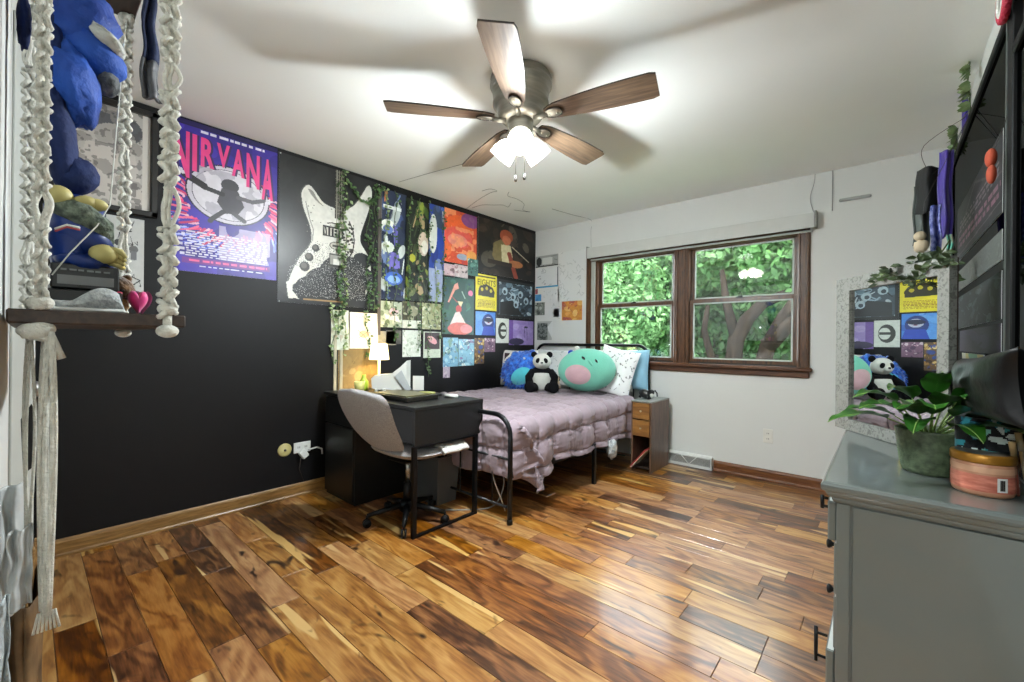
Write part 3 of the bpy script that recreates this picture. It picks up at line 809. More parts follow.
# ================================================================== NIGHTSTAND
NX0, NX1, NY0, NY1, NZ = -1.700, -1.515, 3.575, 3.97, .610
M_nside = wood('brown veneer', '4a3528', '6d5240', .35, (8, 8, 2))
M_nside2 = mat('dark veneer', '2c211a', .5)
M_drw = wood('rustic drawer wood', '6a4420', '9a6c35', .4, (3, 30, 14), nscale=2)
t = thing('nightstand', ((NX0 + NX1) / 2, (NY0 + NY1) / 2, 0), 'narrow brown nightstand with two rustic drawers beside the head of the bed', 'nightstand')
for x in (NX0, NX1 - .015): MB().bb((x, NY0, 0), (x + .015, NY1, NZ - .001), .001).build('side_panel', t, M_nside)
MB().bb((NX0 - .004, NY0 - .006, NZ), (NX1 + .004, NY1, NZ + .012), .002).build('top', t, mat('grey top veneer', '878a85', .35))
MB().bb((NX0 + .015, NY1 - .008, .03), (NX1 - .015, NY1, NZ)).build('back_panel', t, M_nside2)
MB().bb((NX0 + .015, NY0 + .004, .03), (NX1 - .015, NY1 - .008, .045)).build('shelf', t, M_nside2)
for k in range(2):
    z1 = NZ - .006 - k * .15
    d = MB().bb((NX0 + .017, NY0 - .008, z1 - .142), (NX1 - .017, NY0 + .008, z1), .003).bb((NX0 + .02, NY0 + .008, z1 - .13), (NX1 - .02, NY1 - .03, z1 - .03)).build('drawer', t, M_drw)
    MB().ell(((NX0 + NX1) / 2, NY0 - .016, z1 - .07), .009, None, 12, 8).build('knob', d, mat('pale knob', 'c9c3ae', .3, metal=.4))
a = Vector((NX0 + .02, NY0 - .05, .05)); b_ = Vector((NX1 - .03, NY0 - .03, .21))
mb = MB().use(mat('red book cover', '8c2f2b', .5)).box((a + b_) / 2 + Vector((0, .06, 0)), ((b_ - a).length, .15, .012), ry(-math.atan2(b_.z - a.z, b_.x - a.x)))
mb.use(mat('page edge', 'cfc8ba', .8)).box((a + b_) / 2 + Vector((-.004, .06, -.012)), ((b_ - a).length * .98, .145, .012), ry(-math.atan2(b_.z - a.z, b_.x - a.x)))
tag(mb.build('tilted_book'), 'thin book with red cover propped slanting in the open bay of the nightstand', 'book')
P0 = Vector((-1.615, 3.74, NZ + .012))
t = thing('black_figurine', P0, 'small black and white animal figurine standing on top of the nightstand', 'figurine')
MB().ell(P0 + Vector((-.03, 0, .045)), (.06, .035, .042), ry(.3), 16, 10).ell(P0 + Vector((.025, 0, .065)), (.03, .028, .026), None, 14, 8).tube([P0 + Vector((-.07, 0, .03)), P0 + Vector((-.085, 0, .01))], .012).tube([P0 + Vector((.0, .02, .03)), P0 + Vector((.005, .02, 0))], .012).tube([P0 + Vector((.0, -.02, .03)), P0 + Vector((.005, -.02, 0))], .012).tube([P0 + Vector((.04, 0, .07)), P0 + Vector((.062, 0, .082)), P0 + Vector((.078, 0, .06)), P0 + Vector((.082, 0, .03))], .007).build('body', t, mat('black glaze', '101113', .3))
MB().ell(P0 + Vector((.035, -.012, .04)), (.016, .016, .022), None, 12, 8).build('chest', t, M_whp)

# ================================================================== DESK
DX0, DX1, DY0, DY1, DZ = -3.17, -2.02, 1.475, 2.02, .75
desk = thing('desk', ((DX0 + DX1) / 2, (DY0 + DY1) / 2, 0), 'black woodgrain writing desk with deep drawer apron and loop leg', 'desk')
MB().bb((DX0 + .03, DY0 - .008, DZ - .02), (DX1 + .004, DY1, DZ), .002).build('desktop', desk, M_blackw)
mb = MB().bb((DX1 - .018, DY0, .525), (DX1, DY1, DZ - .02)).bb((DX0, DY1 - .015, .45), (DX1, DY1, DZ - .02)).bb((DX0, DY0 + .02, .525), (DX1 - .018, DY1, .537))
mb.build('apron', desk, M_blackw)
for x0, x1 in ((-2.68, -2.04),):
    d = MB().bb((x0, DY0, .54), (x1, DY0 + .018, DZ - .024), .002).bb((x0 + .02, DY0 + .018, .55), (x1 - .02, DY1 - .1, .56)).build('drawer', desk, M_blackw)
    MB().bb((-2.45, DY0 - .004, .712), (-2.27, DY0 + .001, .722)).build('finger_slot', d, mat('shadow gap', '060606', .8))
cab = MB().bb((DX0 + .05, DY0 + .012, .0), (-2.71, DY1, .722), .002).build('pedestal', desk, M_blackv)
dd = MB().bb((DX0 + .054, DY0 - .004, .03), (-2.714, DY0 + .012, .52), .002).build('door', desk, M_blackv)
MB().bb((DX0 + .054, DY0 - .004, .535), (-2.714, DY0 + .012, .715), .002).build('drawer', desk, M_blackv)
mb = MB(); lx = DX1 - .006
for y in (DY0 - .012, DY1 - .075): mb.bb((lx - .012, y - .0, 0), (lx + .013, y + .025, .524))
mb.bb((lx - .012, DY0 + .012, 0), (lx + .013, DY1 - .075, .012)); mb.bb((lx - .012, DY0 + .012, .512), (lx + .013, DY1 - .075, .524))
mb.build('loop_leg', desk, M_blackm)

# things on the desk
mb = MB().use(mat('charcoal laptop lid', '26241f', .28, metal=.3)).box((-2.42, 1.665, DZ + .016), (.42, .26, .028), rz(.05), .004)
mb.use(mat('olive painted lamp sheen', '57532f', .3)).box((-2.43, 1.665, DZ + .0325), (.36, .21, .004), rz(.05))  # golden lamp sheen on the lid, put into the colour
tag(mb.build('closed_laptop'), 'closed dark laptop lying on the right half of the black desk', 'laptop')
for i, (x, y, l_, c, lab) in enumerate(((-2.20, 1.90, .10, 'd8dad6', 'white cylindrical tube lying at the far corner of the desk'), (-2.5, 1.93, .12, 'b9bd6a', 'yellow-green marker pen lying behind the closed laptop'), (-2.38, 1.88, .13, '1c1c1e', 'black marker pen lying behind the closed laptop'))):
    r_ = .013 if i == 0 else .007; a_ = .2 + i * .3
    e = Vector((math.cos(a_), math.sin(a_), 0)) * l_ / 2; c0 = Vector((x, y, DZ + r_))
    tag(MB().tube([c0 - e, c0 + e], r_, 12).build('tube' if i == 0 else 'marker_pen', m=mat('pen %d' % i, c, .4)), lab, 'tube' if i == 0 else 'pen')
# white caddy on short legs with an upright angled back
K = Vector((-2.78, 1.80, DZ))
t = thing('white_caddy', K, 'white glossy box caddy on stubby legs with a slanted back panel, on the desk', 'organizer')
M_cad = mat('white plastic', 'd6d6cf', .3, var=.03)
sd = Vector((_r.x, _r.y, 0)); dp = Vector((_f.x, _f.y, 0))
MB().prism([(-.12, .03), (-.125, .10), (-.10, .125), (.02, .135), (.09, .19), (.135, .235), (.135, .03), (.09, .02), (-.08, .02)], K - dp * .05, sd, (0, 0, 1), dp, .12).build('body', t, M_cad)
for a_, b2 in ((-.09, -.04), (-.03, -.045), (.05, -.04), (.10, .05), (-.09, .05)):
    q = K + sd * a_ + dp * b2; MB().lathe([(.013, 0), (.011, .03)], q, 12).build('leg', t, M_cad)
MB().prism([(.05, .12), (.10, .165), (.17, .03), (.16, .02), (.13, .02)], K - dp * .062, sd, (0, 0, 1), dp, .008).build('slanted_flap', t, mat('pale grey plastic', 'b4b8b8', .3))
tag(MB().box(K + dp * .12 + sd * .185 + Vector((0, 0, .055)), (.085, .004, .11), rz(YAW)).build('card_sheet', m=M_cad), 'blank white card standing upright right of the white caddy', 'card')
def small(name, prof, x, y, z, m, label, cat):
    return tag(MB().lathe(prof, (x, y, z), 20).build(name, m=m), label, cat)
small('green_bottle', [(.03, 0), (.034, .01), (.034, .07), (.02, .09), (.016, .1), (.016, .12), (0, .12)], -2.98, 1.70, DZ, mat('lime plastic', 'a9c23c', .35), 'lime green round bottle on the desk left of the white caddy', 'bottle')
small('yellow_cup', [(.03, 0), (.038, .08), (.034, .08), (.028, .01), (0, .01)], -2.90, 1.62, DZ, mat('pale yellow ceramic', 'd6cf7c', .3), 'pale yellow cup at the left front of the desk', 'cup')
small('coral_jar', [(.03, 0), (.033, .01), (.033, .05), (.028, .055), (0, .055)], -2.955, 1.93, DZ + .0, mat('coral plastic', 'd97a52', .4), 'coral orange jar behind the white caddy', 'jar')
# small table lamp that washes the wall with warm light
Lp = Vector((-3.03, 1.86, DZ))
t = thing('table_lamp', Lp, 'small lit table lamp with pale yellow drum shade at the back of the desk', 'lamp')
MB().lathe([(.055, 0), (.055, .012), (.012, .02), (.009, .03), (.009, .26), (0, .26)], Lp, 24).build('base', t, M_white)
MB().lathe([(.062, .245), (.078, .12 + .0), (.076, .12), (.060, .245)], Lp + Vector((0, 0, .11)), 28, cap=False).build('lamp_shade', t, emis('lamp shade glow', 'ffeeb0', 1.15))
l = bpy.data.lights.new('desk_light', 'POINT'); l.energy = DESK_W; l.shadow_soft_size = .03; l.color = (1, .78, .40)
lo = bpy.data.objects.new('desk_light', l); COL.objects.link(lo); lo.parent = t; lo.location = (0, 0, .29)

# ================================================================== DESK CHAIR
HX, HYc = -2.262, 1.60
M_twd = mat('grey tweed upholstery', 'b5b1b0', .95, scale=220, col2='858181', bump=.5, bscale=400, sheen=.2)
ch = thing('desk_chair', (HX, HYc, 0), 'grey tweed swivel chair with rounded back pushed up to the black desk', 'chair')
def back(sg):
    def fn(u, v):
        a, b_ = u * 2 - 1, v                      # across, up
        hw = .288 * (1 - .20 * (1 - b_) ** 2)
        # round the outline
        bb_ = b_ * 2 - 1
        q = (1 - abs(bb_) ** 5) ** .2 if b_ > .5 else (1 - abs(bb_) ** 3.2) ** .31
        hw *= max(q, .02) if b_ > .5 else max(q, .35)
        x = a * hw - .036
        y = 1.43 - .20 * b_ + .055 * a * a - .03 * math.sin(b_ * PI)
        z = .455 + .39 * b_ + .012 * (1 - a * a)
        th = .019 * (1 - abs(a) ** 6) ** .5 * (1 - abs(bb_) ** 8) ** .5
        return Vector((HX + x, y + sg * th, z))
    return fn
MB().grid(back(1), 30, 30, True, flip=True).grid(back(-1), 30, 30, True).build('backrest', ch, M_twd)
def seat(sg):
    def fn(u, v):
        r_ = u; a = v * 2 * PI
        ex = 3.2; ca, sa = math.cos(a), math.sin(a); k = (abs(ca) ** ex + abs(sa) ** ex) ** (-1 / ex)
        x, y = r_ * k * ca * .235, r_ * k * sa * .235
        th = .035 * (1 - r_ ** 4) ** .5
        z = .450 + sg * th + (.02 * (y / .225) ** 2 if y < 0 else -.012 * (y / .225) ** 2)
        return Vector((HX + x, HYc + .045 + y, z))
    return fn
MB().grid(seat(1), 14, 40, True).grid(seat(-1), 14, 40, True, flip=True).build('seat', ch, M_twd)
MB().tube([(HX, HYc, .12), (HX, HYc, .24)], .028, 14).build('gas_sleeve', ch, M_blackm)
MB().tube([(HX, HYc, .24), (HX, HYc, .40)], .016, 12).build('gas_column', ch, mat('chrome column', 'b9bbb8', .25, metal=.9))
MB().bb((HX - .09, HYc - .09, .385), (HX + .09, HYc + .09, .40), .004).build('seat_plate', ch, M_blackm)
MB().lathe([(.05, .07), (.05, .12), (.035, .13)], (HX, HYc, 0), 20).build('base_hub', ch, M_blackm)
for k in range(5):
    a = -1.95 + k * 2 * PI / 5; d = Vector((math.cos(a), math.sin(a), 0)); c0 = Vector((HX, HYc, 0))
    lg = MB().tube([c0 + d * .03 + Vector((0, 0, .105)), c0 + d * .15 + Vector((0, 0, .085)), c0 + d * .245 + Vector((0, 0, .07))], [.022, .017, .013], 8).build('base_leg', ch, M_blackm)
    q = c0 + d * .245; n = d.cross(Vector((0, 0, 1)))
    MB().tube([q + Vector((0, 0, .07)), q + Vector((0, 0, .045))], .006, 6).tube([q + n * .016 + Vector((0, 0, .025)), q + n * .004 + Vector((0, 0, .025))], .025, 14).tube([q - n * .016 + Vector((0, 0, .025)), q - n * .004 + Vector((0, 0, .025))], .025, 14).build('caster', lg, M_blackm)
# sweater with black toggles lying over the seat front
def cl(u, v):
    x = HX - .08 + .34 * u; y = HYc + .08 + .20 * v
    z = .492 + .012 * mnoise.noise(Vector((u * 3, v * 3, 2))) - (.10 * max(0, u - .8) ** 1.5 * 5)
    return Vector((x, y, z))
c_ = MB().grid(cl, 30, 20, True).build('folded_blanket', m=mat('white knit', 'c8c6c0', .95, scale=30, bump=.6, bscale=90), solid=.02)
tag(c_, 'white throw folded on the seat of the grey desk chair', 'blanket')
# bin under the desk
B0 = Vector((-2.46, 1.955, 0)); M_bin = mat('smoky grey plastic', '55585a', .3, var=.05)
t = thing('waste_bin', B0, 'smoky grey rectangular plastic bin on the floor under the desk', 'bin')
mb = MB(); w0, d0, w1, d1, h = .155, .085, .18, .10, .33
V = [(-w0, -d0, 0), (w0, -d0, 0), (w0, d0, 0), (-w0, d0, 0), (-w1, -d1, h), (w1, -d1, h), (w1, d1, h), (-w1, d1, h), (-w1 + .008, -d1 + .008, h), (w1 - .008, -d1 + .008, h), (w1 - .008, d1 - .008, h), (-w1 + .008, d1 - .008, h), (-w0 + .008, -d0 + .008, .01), (w0 - .008, -d0 + .008, .01), (w0 - .008, d0 - .008, .01), (-w0 + .008, d0 - .008, .01)]
F = [(3, 2, 1, 0)] + [(i, (i + 1) % 4, 4 + (i + 1) % 4, 4 + i) for i in range(4)] + [(4 + i, 4 + (i + 1) % 4, 8 + (i + 1) % 4, 8 + i) for i in range(4)] + [(8 + i, 8 + (i + 1) % 4, 12 + (i + 1) % 4, 12 + i) for i in range(4)] + [(12, 13, 14, 15)]
mb.add([B0 + Vector(v) for v in V], F, False).build('body', t, M_bin)
rim = MB(); rim.tube([B0 + Vector((x, y, h)) for x, y in ((-w1, -d1), (w1, -d1), (w1, d1), (-w1, d1))], .007, 6, closed=True); rim.build('rim', t, M_bin)

# cords on the floor under desk and bed
def cord(name, pts, r_, m, label, cat='cord'):
    P = [Vector(p) for p in pts]; out = []
    for i in range(len(P) - 1):
        p0, p1, p2, p3 = P[max(i - 1, 0)], P[i], P[i + 1], P[min(i + 2, len(P) - 1)]
        for k in range(6):
            t_ = k / 6; out.append(.5 * ((2 * p1) + (p2 - p0) * t_ + (2 * p0 - 5 * p1 + 4 * p2 - p3) * t_ * t_ + (3 * p1 - p0 - 3 * p2 + p3) * t_ ** 3))
    out.append(P[-1]); return tag(MB().tube(out, r_, 6).build(name, m=m), label, cat)
M_cordw = mat('white cable', 'c9c9c4', .5)
M_cordg = mat('grey cable', '8b8b88', .5)
cord('power_cord', [(-2.20, 1.86, .006), (-2.12, 1.93, .006), (-2.0, 2.09, .012), (-1.96, 2.16, .12), (-1.955, 2.16, .28), (-1.94, 2.12, .40)], .005, M_cordg, 'grey power cord running from under the desk up to the bed frame')
cord('charging_cable', [(-2.0, 2.2, .005), (-1.9, 2.12, .005), (-1.88, 2.05, .12), (-1.93, 2.03, .25), (-1.90, 2.01, .36)], .004, M_cordw, 'thin white charging cable hanging at the foot of the bed')
# outlet and coax plate on the charcoal wall
p = atX(302, 447, -A_)
t = thing('wall_outlet', (-A_, p.y, p.z), 'white double outlet plate low on the charcoal wall', 'outlet')
MB().bb((-A_ + .0005, p.y - .06, p.z - .038), (-A_ + .007, p.y + .06, p.z + .038), .003).build('cover_plate', t, M_white)
mb = MB()
for dy in (-.025, .025):
    for ddy in (-.006, .006): mb.bb((-A_ + .007, p.y + dy + ddy - .0015, p.z - .004), (-A_ + .0085, p.y + dy + ddy + .0015, p.z + .010))
mb.build('sockets', t, M_bdark)
t = thing('plug_adapter', (-A_ + .012, p.y + .02, p.z), 'white plug adapter with its cord plugged into the outlet by the desk', 'plug')
MB().box((-A_ + .030, p.y + .0, p.z - .045), (.035, .05, .06), rx(.6), .006).build('body', t, M_white)
P = [(-A_ + .03, p.y + .03, p.z - .02), (-A_ + .04, p.y + .09, p.z - .01), (-A_ + .035, p.y + .13, p.z - .03), (-A_ + .03, p.y + .135, p.z - .07)]
MB().tube(P, .006, 8).build('cord', t, M_white)
MB().tube([(-A_ + .03, p.y - .02, p.z - .07), (-A_ + .03, p.y - .03, p.z - .15), (-A_ + .025, p.y, p.z - .24)], .003, 6).build('cord', t, M_bdark)
p = atX(284.5, 450, -A_)
Q = frame_to((1, 0, 0))
mb = MB().use(mat('aged ivory plastic', 'b8ad72', .4)).lathe([(.047, 0), (.047, .004), (.040, .009), (0, .009)], (-A_ + .0005, p.y, p.z), 28, Q).use(M_bdark).lathe([(.008, .009), (.008, .016), (0, .016)], (-A_ + .0005, p.y, p.z), 12, Q)
tag(mb.build('cable_plate'), 'round ivory cable wall plate low on the charcoal wall', 'wall plate')
# outlet on the window wall, heat register
p = atY(768, 436, YW)
t = thing('wall_outlet', (p.x, YW, p.z), 'white outlet plate on the white wall under the window side', 'outlet')
MB().bb((p.x - .036, YW - .007, p.z - .058), (p.x + .036, YW - .0005, p.z + .058), .003).build('cover_plate', t, mat('ivory plate', 'd9d8cf', .35))
mb = MB()
for dz in (-.022, .022):
    for dx in (-.006, .006): mb.bb((p.x + dx - .0015, YW - .0085, p.z + dz - .006), (p.x + dx + .0015, YW - .007, p.z + dz + .006))
mb.build('sockets', t, M_bdark)
t = thing('heat_register', (-1.345, YW, 0), 'white metal baseboard heat register with diamond louvres beside the nightstand', 'vent')
x0, x1 = -1.545, -1.15
mb = MB().bb((x0, YW - .05, .002), (x1, YW - .001, .018), .002).bb((x0, YW - .05, .018), (x0 + .012, YW - .001, .112)).bb((x1 - .012, YW - .05, .018), (x1, YW - .001, .112))
mb.add([(x0, YW - .05, .104), (x1, YW - .05, .104), (x1, YW - .03, .118), (x0, YW - .03, .118), (x1, YW - .001, .118), (x0, YW - .001, .118)], [(0, 1, 2, 3), (3, 2, 4, 5)], False)
mb.bb((x0, YW - .05, .018), (x1, YW - .046, .028)); mb.bb((x0, YW - .05, .096), (x1, YW - .046, .106))
xm = (x0 + x1) / 2
mb.tube([(xm - .07, YW - .050, .1), (xm, YW - .050, .026), (xm + .07, YW - .050, .1)], .004, 6)
mb.build('frame', t, M_white)
mb = MB()
for i in range(40):
    xx = x0 + .014 + i * (x1 - x0 - .028) / 40; mb.bb((xx, YW - .046, .028), (xx + .0035, YW - .042, .096))
for i in range(6): mb.bb((x0 + .012, YW - .043, .032 + i * .011), (x1 - .012, YW - .040, .035 + i * .011))
mb.build('louvres', t, mat('pale louvre', 'aeb0ab', .4))
MB().bb((x0 + .012, YW - .03, .02), (x1 - .012, YW - .028, .105)).build('damper', t, mat('grey damper', '6e706e', .5))
# roller blind
t = thing('roller_blind', (-1.43, YW - .04, 2.10), 'rolled-up white fabric blind spanning the top of the double window', 'blind')
MB().lathe([(.036, -.985), (.036, .985)], (-1.417, YW - .047, 2.105), 24, frame_to((1, 0, 0))).build('fabric_roll', t, mat('blind fabric', 'c3c4bf', .8, var=.05))
MB().bb((-2.415, YW - .016, 2.03), (-.43, YW - .012, 2.14)).build('fabric', t, _M['blind fabric'])
MB().bb((-2.42, YW - .09, 2.135), (-.415, YW - .008, 2.15), .003).bb((-2.42, YW - .092, 2.035), (-.415, YW - .086, 2.15), .002).build('valance', t, mat('valance', 'bfc0bb', .6, var=.04))
MB().bb((-2.415, YW - .03, 2.015), (-.43, YW - .012, 2.033), .003).build('hem_bar', t, mat('hem bar', 'a9aaa6', .5))
for x in (-2.435, -.415): MB().bb((x, YW - .09, 2.04), (x + .015, YW - .002, 2.165), .002).build('bracket', t, mat('grey bracket', '8d8d88', .5))
cord('hanging_wire', [(-.42, YW - .02, 2.15), (-.45, YW - .012, 2.28), (-.425, YW - .012, 2.40), (-.42, YW - .012, H_ - .004)], .0022, M_cordg, 'thin loose wire hanging from ceiling to the right end of the blind', 'wire')
cord('blind_wand', [(-.31, YW - .008, H_ - .004), (-.31, YW - .008, 2.3), (-.31, YW - .008, 2.16)], .0035, M_cordg, 'short grey wand hanging from the ceiling right of the blind', 'wand')
cord('corner_wire', [(-2.42, YW - .01, 2.17), (-2.425, YW - .01, 2.35), (-2.42, YW - .012, H_ - .008), (-2.47, YW - .3, H_ - .006), (-2.52, YW - .6, H_ - .006)], .002, M_cordg, 'thin white wire climbing from the left end of the blind onto the ceiling', 'wire')
# ================================================================== POSTERS ON THE CHARCOAL WALL
def LR(pl, pr, yt, yb):
    """wall rectangle measured at its left edge (top, bottom) and right edge"""
    a, b_, c = atX(pl, yt, -A_), atX(pl, yb, -A_), atX(pr, 341, -A_)
    return a.y, c.y, a.z, b_.z
# purple concert poster
cv = Canvas(180, 286, '35268f')
cv.blotch(10, .56, '2a1d78', .7, 1); cv.blotch(6, .62, '4a35b8', .6, 2)
cv.rect(0, 0, 1, .035, '1c1552'); cv.line([(0, .03), (1, .03)], .006, '120d36')
cv.bars(.22, .035, .86, .068, 1, 'e0dde8', 3)
for i in range(90):   # frilled ring round the picture
    a = i / 90 * 2 * PI; r0 = .40 + .03 * math.sin(i * 7.3); r1 = r0 + .10 + .05 * math.sin(i * 3.1)
    u0, v0 = .52 + r0 * math.cos(a), .485 + r0 * .53 * math.sin(a) + .04; u1, v1 = .52 + r1 * math.cos(a + .12), .485 + r1 * .53 * math.sin(a + .12) + .05
    cv.line([(u0, v0), ((u0 + u1) / 2 + .02, (v0 + v1) / 2), (u1, v1)], .014, ('e5407a', 'f06a90', 'e8b0c4', 'c8386c')[i % 4])
for i in range(70):
    a = .1 + i / 70 * (PI - .2) ; r0 = .56 + .05 * math.sin(i * 5.1); r1 = r0 + .10
    cv.line([(.52 + r0 * math.cos(a), .56 + r0 * .42 * math.sin(a)), (.50 + r1 * math.cos(a + .1), .57 + r1 * .42 * math.sin(a + .1))], .008, ('7f8fe6', 'b7bdf2', '5261c9')[i % 3])
cv.ell(.52, .44, .40, .205, '1b1838'); cv.ell(.52, .44, .385, .197, 'c9c4cf'); cv.ell(.52, .44, .345, .175, '2a2440'); cv.ell(.52, .44, .338, .171, 'd4d0d8')
cv.blotch(14, .60, 'a9a4b2', .8, 4, (.22, .28, .82, .6))
cv.ell(.52, .37, .085, .045, '3c3a40'); cv.poly([(.44, .40), (.60, .40), (.66, .50), (.60, .56), (.48, .57), (.40, .50)], '45434a'); cv.line([(.45, .44), (.28, .42), (.12, .36)], .03, '2a292e'); cv.line([(.12, .36), (.28, .41)], .045, '1c1b20')
cv.line([(.60, .44), (.74, .45), (.86, .42)], .028, '56545a'); cv.line([(.46, .56), (.36, .62), (.34, .64)], .03, '3c3a40'); cv.line([(.56, .56), (.66, .6)], .03, '4a484e'); cv.ell(.80, .39, .06, .025, 'cfcad4')
for (u, v) in ((.07, .335), (.10, .35), (.05, .36), (.9, .43), (.93, .41)): cv.ell(u, v, .03, .012, 'cfcad6')
cv.blotch(9, .50, 'b3a7cc', .75, 6, (.42, .66, .93, .9))
cv.bars(.12, .725, .9, .90, 11, 'dcd8e8', 5, .85); cv.bars(.05, .74, .12, .90, 5, 'dcd8e8', 15, .8)
cv.rect(.10, .905, .93, .945, '6d2f8a'); cv.bars(.12, .91, .9, .935, 1, 'e8609a', 8); cv.bars(.25, .95, .85, .965, 1, 'cfcbe2', 9)
cv.grime(.12, 26)
PY0, PY1, PZT, PZB = .562, 1.152, 2.462, 1.543
t = thing('music_poster', (-A_, PY0, PZB), 'large purple concert poster with tall pink lettering over a round photo', 'poster')
on_left('printed_sheet', cv, PY0, PY1, PZT, PZB, None, None, parent=t)
L1, L2 = MB(), MB()
WL = (.112, .050, .098, .098, .098, .108, .098); TOT = sum(WL)
for mb, dx, m in ((L1, .012, mat('dark violet ink', '3a2458', .4)), (L2, 0, mat('hot pink ink', 'e8428a', .4, var=.15))):
    for i, ch_ in enumerate('NIRVANA'):
        w_ = WL[i] / TOT * .565; y = PY0 + .010 + sum(WL[:i]) / TOT * .565
        f_ = abs(i - 3) / 3; zt = PZT - .072 - .004 * i; hh = .150 + .13 * f_ ** 1.3
        text(mb, ch_, (-A_ + (.0030 if dx else .0036), y + dx, zt - hh), (0, w_ * (.86 if ch_ != 'I' else .55), 0), (0, 0, hh), None, .035)
    mb.build('lettering', t, m)['label'] = 'tall pink lettering' if not dx else 'dark violet shadow of the lettering'
# guitar poster
cv = Canvas(200, 262, '191a1b'); cv.blotch(7, .58, '222324', .7, 3)
def smooth(P, k=6):
    out = []; n = len(P)
    for i in range(n):
        p0, p1, p2, p3 = P[i - 1], P[i], P[(i + 1) % n], P[(i + 2) % n]
        for q in range(k):
            t_ = q / k; out.append(tuple(.5 * (2 * b + (c - a) * t_ + (2 * a - 5 * b + 4 * c - d) * t_ * t_ + (3 * b - a - 3 * c + d) * t_ ** 3) for a, b, c, d in zip(p0, p1, p2, p3)))
    return out
body = smooth([(.236, .178), (.197, .235), (.213, .33), (.265, .43), (.292, .52), (.27, .59), (.20, .665), (.135, .76), (.09, .86), (.085, .94), (.13, .965), (.45, .975), (.80, .93), (.885, .80), (.90, .68), (.862, .585), (.785, .50), (.79, .42), (.865, .25), (.905, .12), (.89, .05), (.85, .055), (.79, .135), (.70, .235), (.60, .275), (.505, .285), (.40, .265), (.325, .205), (.28, .172)])
cv.poly([(x - .012, y - .004) for x, y in body], '3c3c3a'); cv.poly(body, 'cfcec6')
cv.poly(smooth([(.255, .195), (.30, .205), (.345, .255), (.40, .29), (.35, .275), (.29, .235)]), '7d7c76')
cv.line([(.235, .29), (.27, .40), (.305, .47), (.30, .55)], .008, '8b8a84')
# dark splash over the lower bout
for u, v, r_ in ((.62, .78, .26), (.44, .86, .22), (.30, .90, .16), (.80, .76, .13), (.55, .92, .3), (.19, .90, .07), (.80, .64, .10)): cv.ell(u, v, r_, r_ * .62, '26282b')
n_ = np.random.RandomState(3).rand(cv.h, cv.w); cv.put((n_ > .90) & (cv.V > .60) & (cv.V < .95) & (((cv.U - .5) / .42) ** 2 + ((cv.V - .82) / .22) ** 2 < 1), 'c6c6c2', .75)
cv.put((n_ < .16) & (cv.V > .55) & (cv.V < .75) & (((cv.U - .5) / .36) ** 2 + ((cv.V - .72) / .2) ** 2 < 1), '303234')
cv.poly([(.07, .86), (.09, .97), (.13, .97), (.12, .84)], 'cfcec6')
cv.poly([(.515, .0), (.60, .0), (.605, .36), (.51, .36)], '3d3a34'); cv.rect(.527, .0, .533, .70, '9b988c'); cv.rect(.55, .0, .556, .70, '9b988c'); cv.rect(.575, .0, .58, .70, '9b988c')
for k in range(12): cv.rect(.515, .01 + k * .028, .603, .014 + k * .028, '8a8678')
cv.rect(.395, .425, .60, .50, '1c1c1d'); cv.rect(.405, .432, .43, .434, 'ccc')if False else None
cv.line([(.44, .405), (.49, .395), (.54, .40), (.57, .39)], .008, '3a3936')
cv.ell(.545, .56, .085, .032, '55534c'); cv.ell(.545, .56, .075, .026, 'b5b2a4'); cv.rect(.49, .552, .60, .568, '3a3832')
cv.rect(.46, .62, .62, .72, '4a4a46'); cv.rect(.47, .63, .61, .71, '96968e'); cv.rect(.50, .655, .56, .70, 'dcdad2'); cv.rect(.44, .70, .66, .712, '33332f')
for u, v, r_ in ((.33, .60, .035), (.27, .67, .04), (.23, .74, .045)): cv.ell(u, v, r_, r_ * .75, '232321'); cv.ell(u - .006, v - .006, r_ * .6, r_ * .45, '55534c')
cv.line([(.66, .36), (.70, .42), (.715, .50), (.70, .58), (.64, .66)], .01, '2c2b28')
rr = random.Random(2)
for i in range(34): cv.ell(rr.uniform(.60, .70), rr.uniform(.36, .64), rr.uniform(.006, .018), rr.uniform(.005, .012), '33322d')
for i in range(26): cv.ell(rr.uniform(.24, .82), rr.uniform(.26, .6), rr.uniform(.004, .009), rr.uniform(.003, .006), '6d6b64')
cv.blotch(10, .62, 'b7996a', .8, 9, (.2, .955, .8, .985)); cv.rect(.22, .962, .62, .975, 'a98a5a', .7)
cv.grime(.14, 30)
t = thing('guitar_poster', (-A_, 1.162, 1.395), 'large black poster showing a worn white electric guitar', 'poster')
on_left('printed_sheet', cv, 1.162, 1.955, 2.447, 1.395, None, None, parent=t)
mb = MB(); gy = lambda u: 1.162 + .793 * u; gz = lambda v: 2.447 - 1.052 * v
for i, ch_ in enumerate('VIIEII'): text(mb, ch_, (-A_ + .0036, gy(.402 + i * .033), gz(.492)), (0, (.030 if ch_ != 'I' else .012) * .79, 0), (0, 0, .06))
mb.build('lettering', t, mat('bone ink', 'cfccc0', .4))
mb = MB()
for y_, z_ in ((1.172, 2.44), (1.945, 2.435), (1.172, 1.402), (1.945, 1.402)): mb.ell((-A_ + .004, y_, z_), .005, None, 8, 6)
mb.build('push_pins', t, M_white)
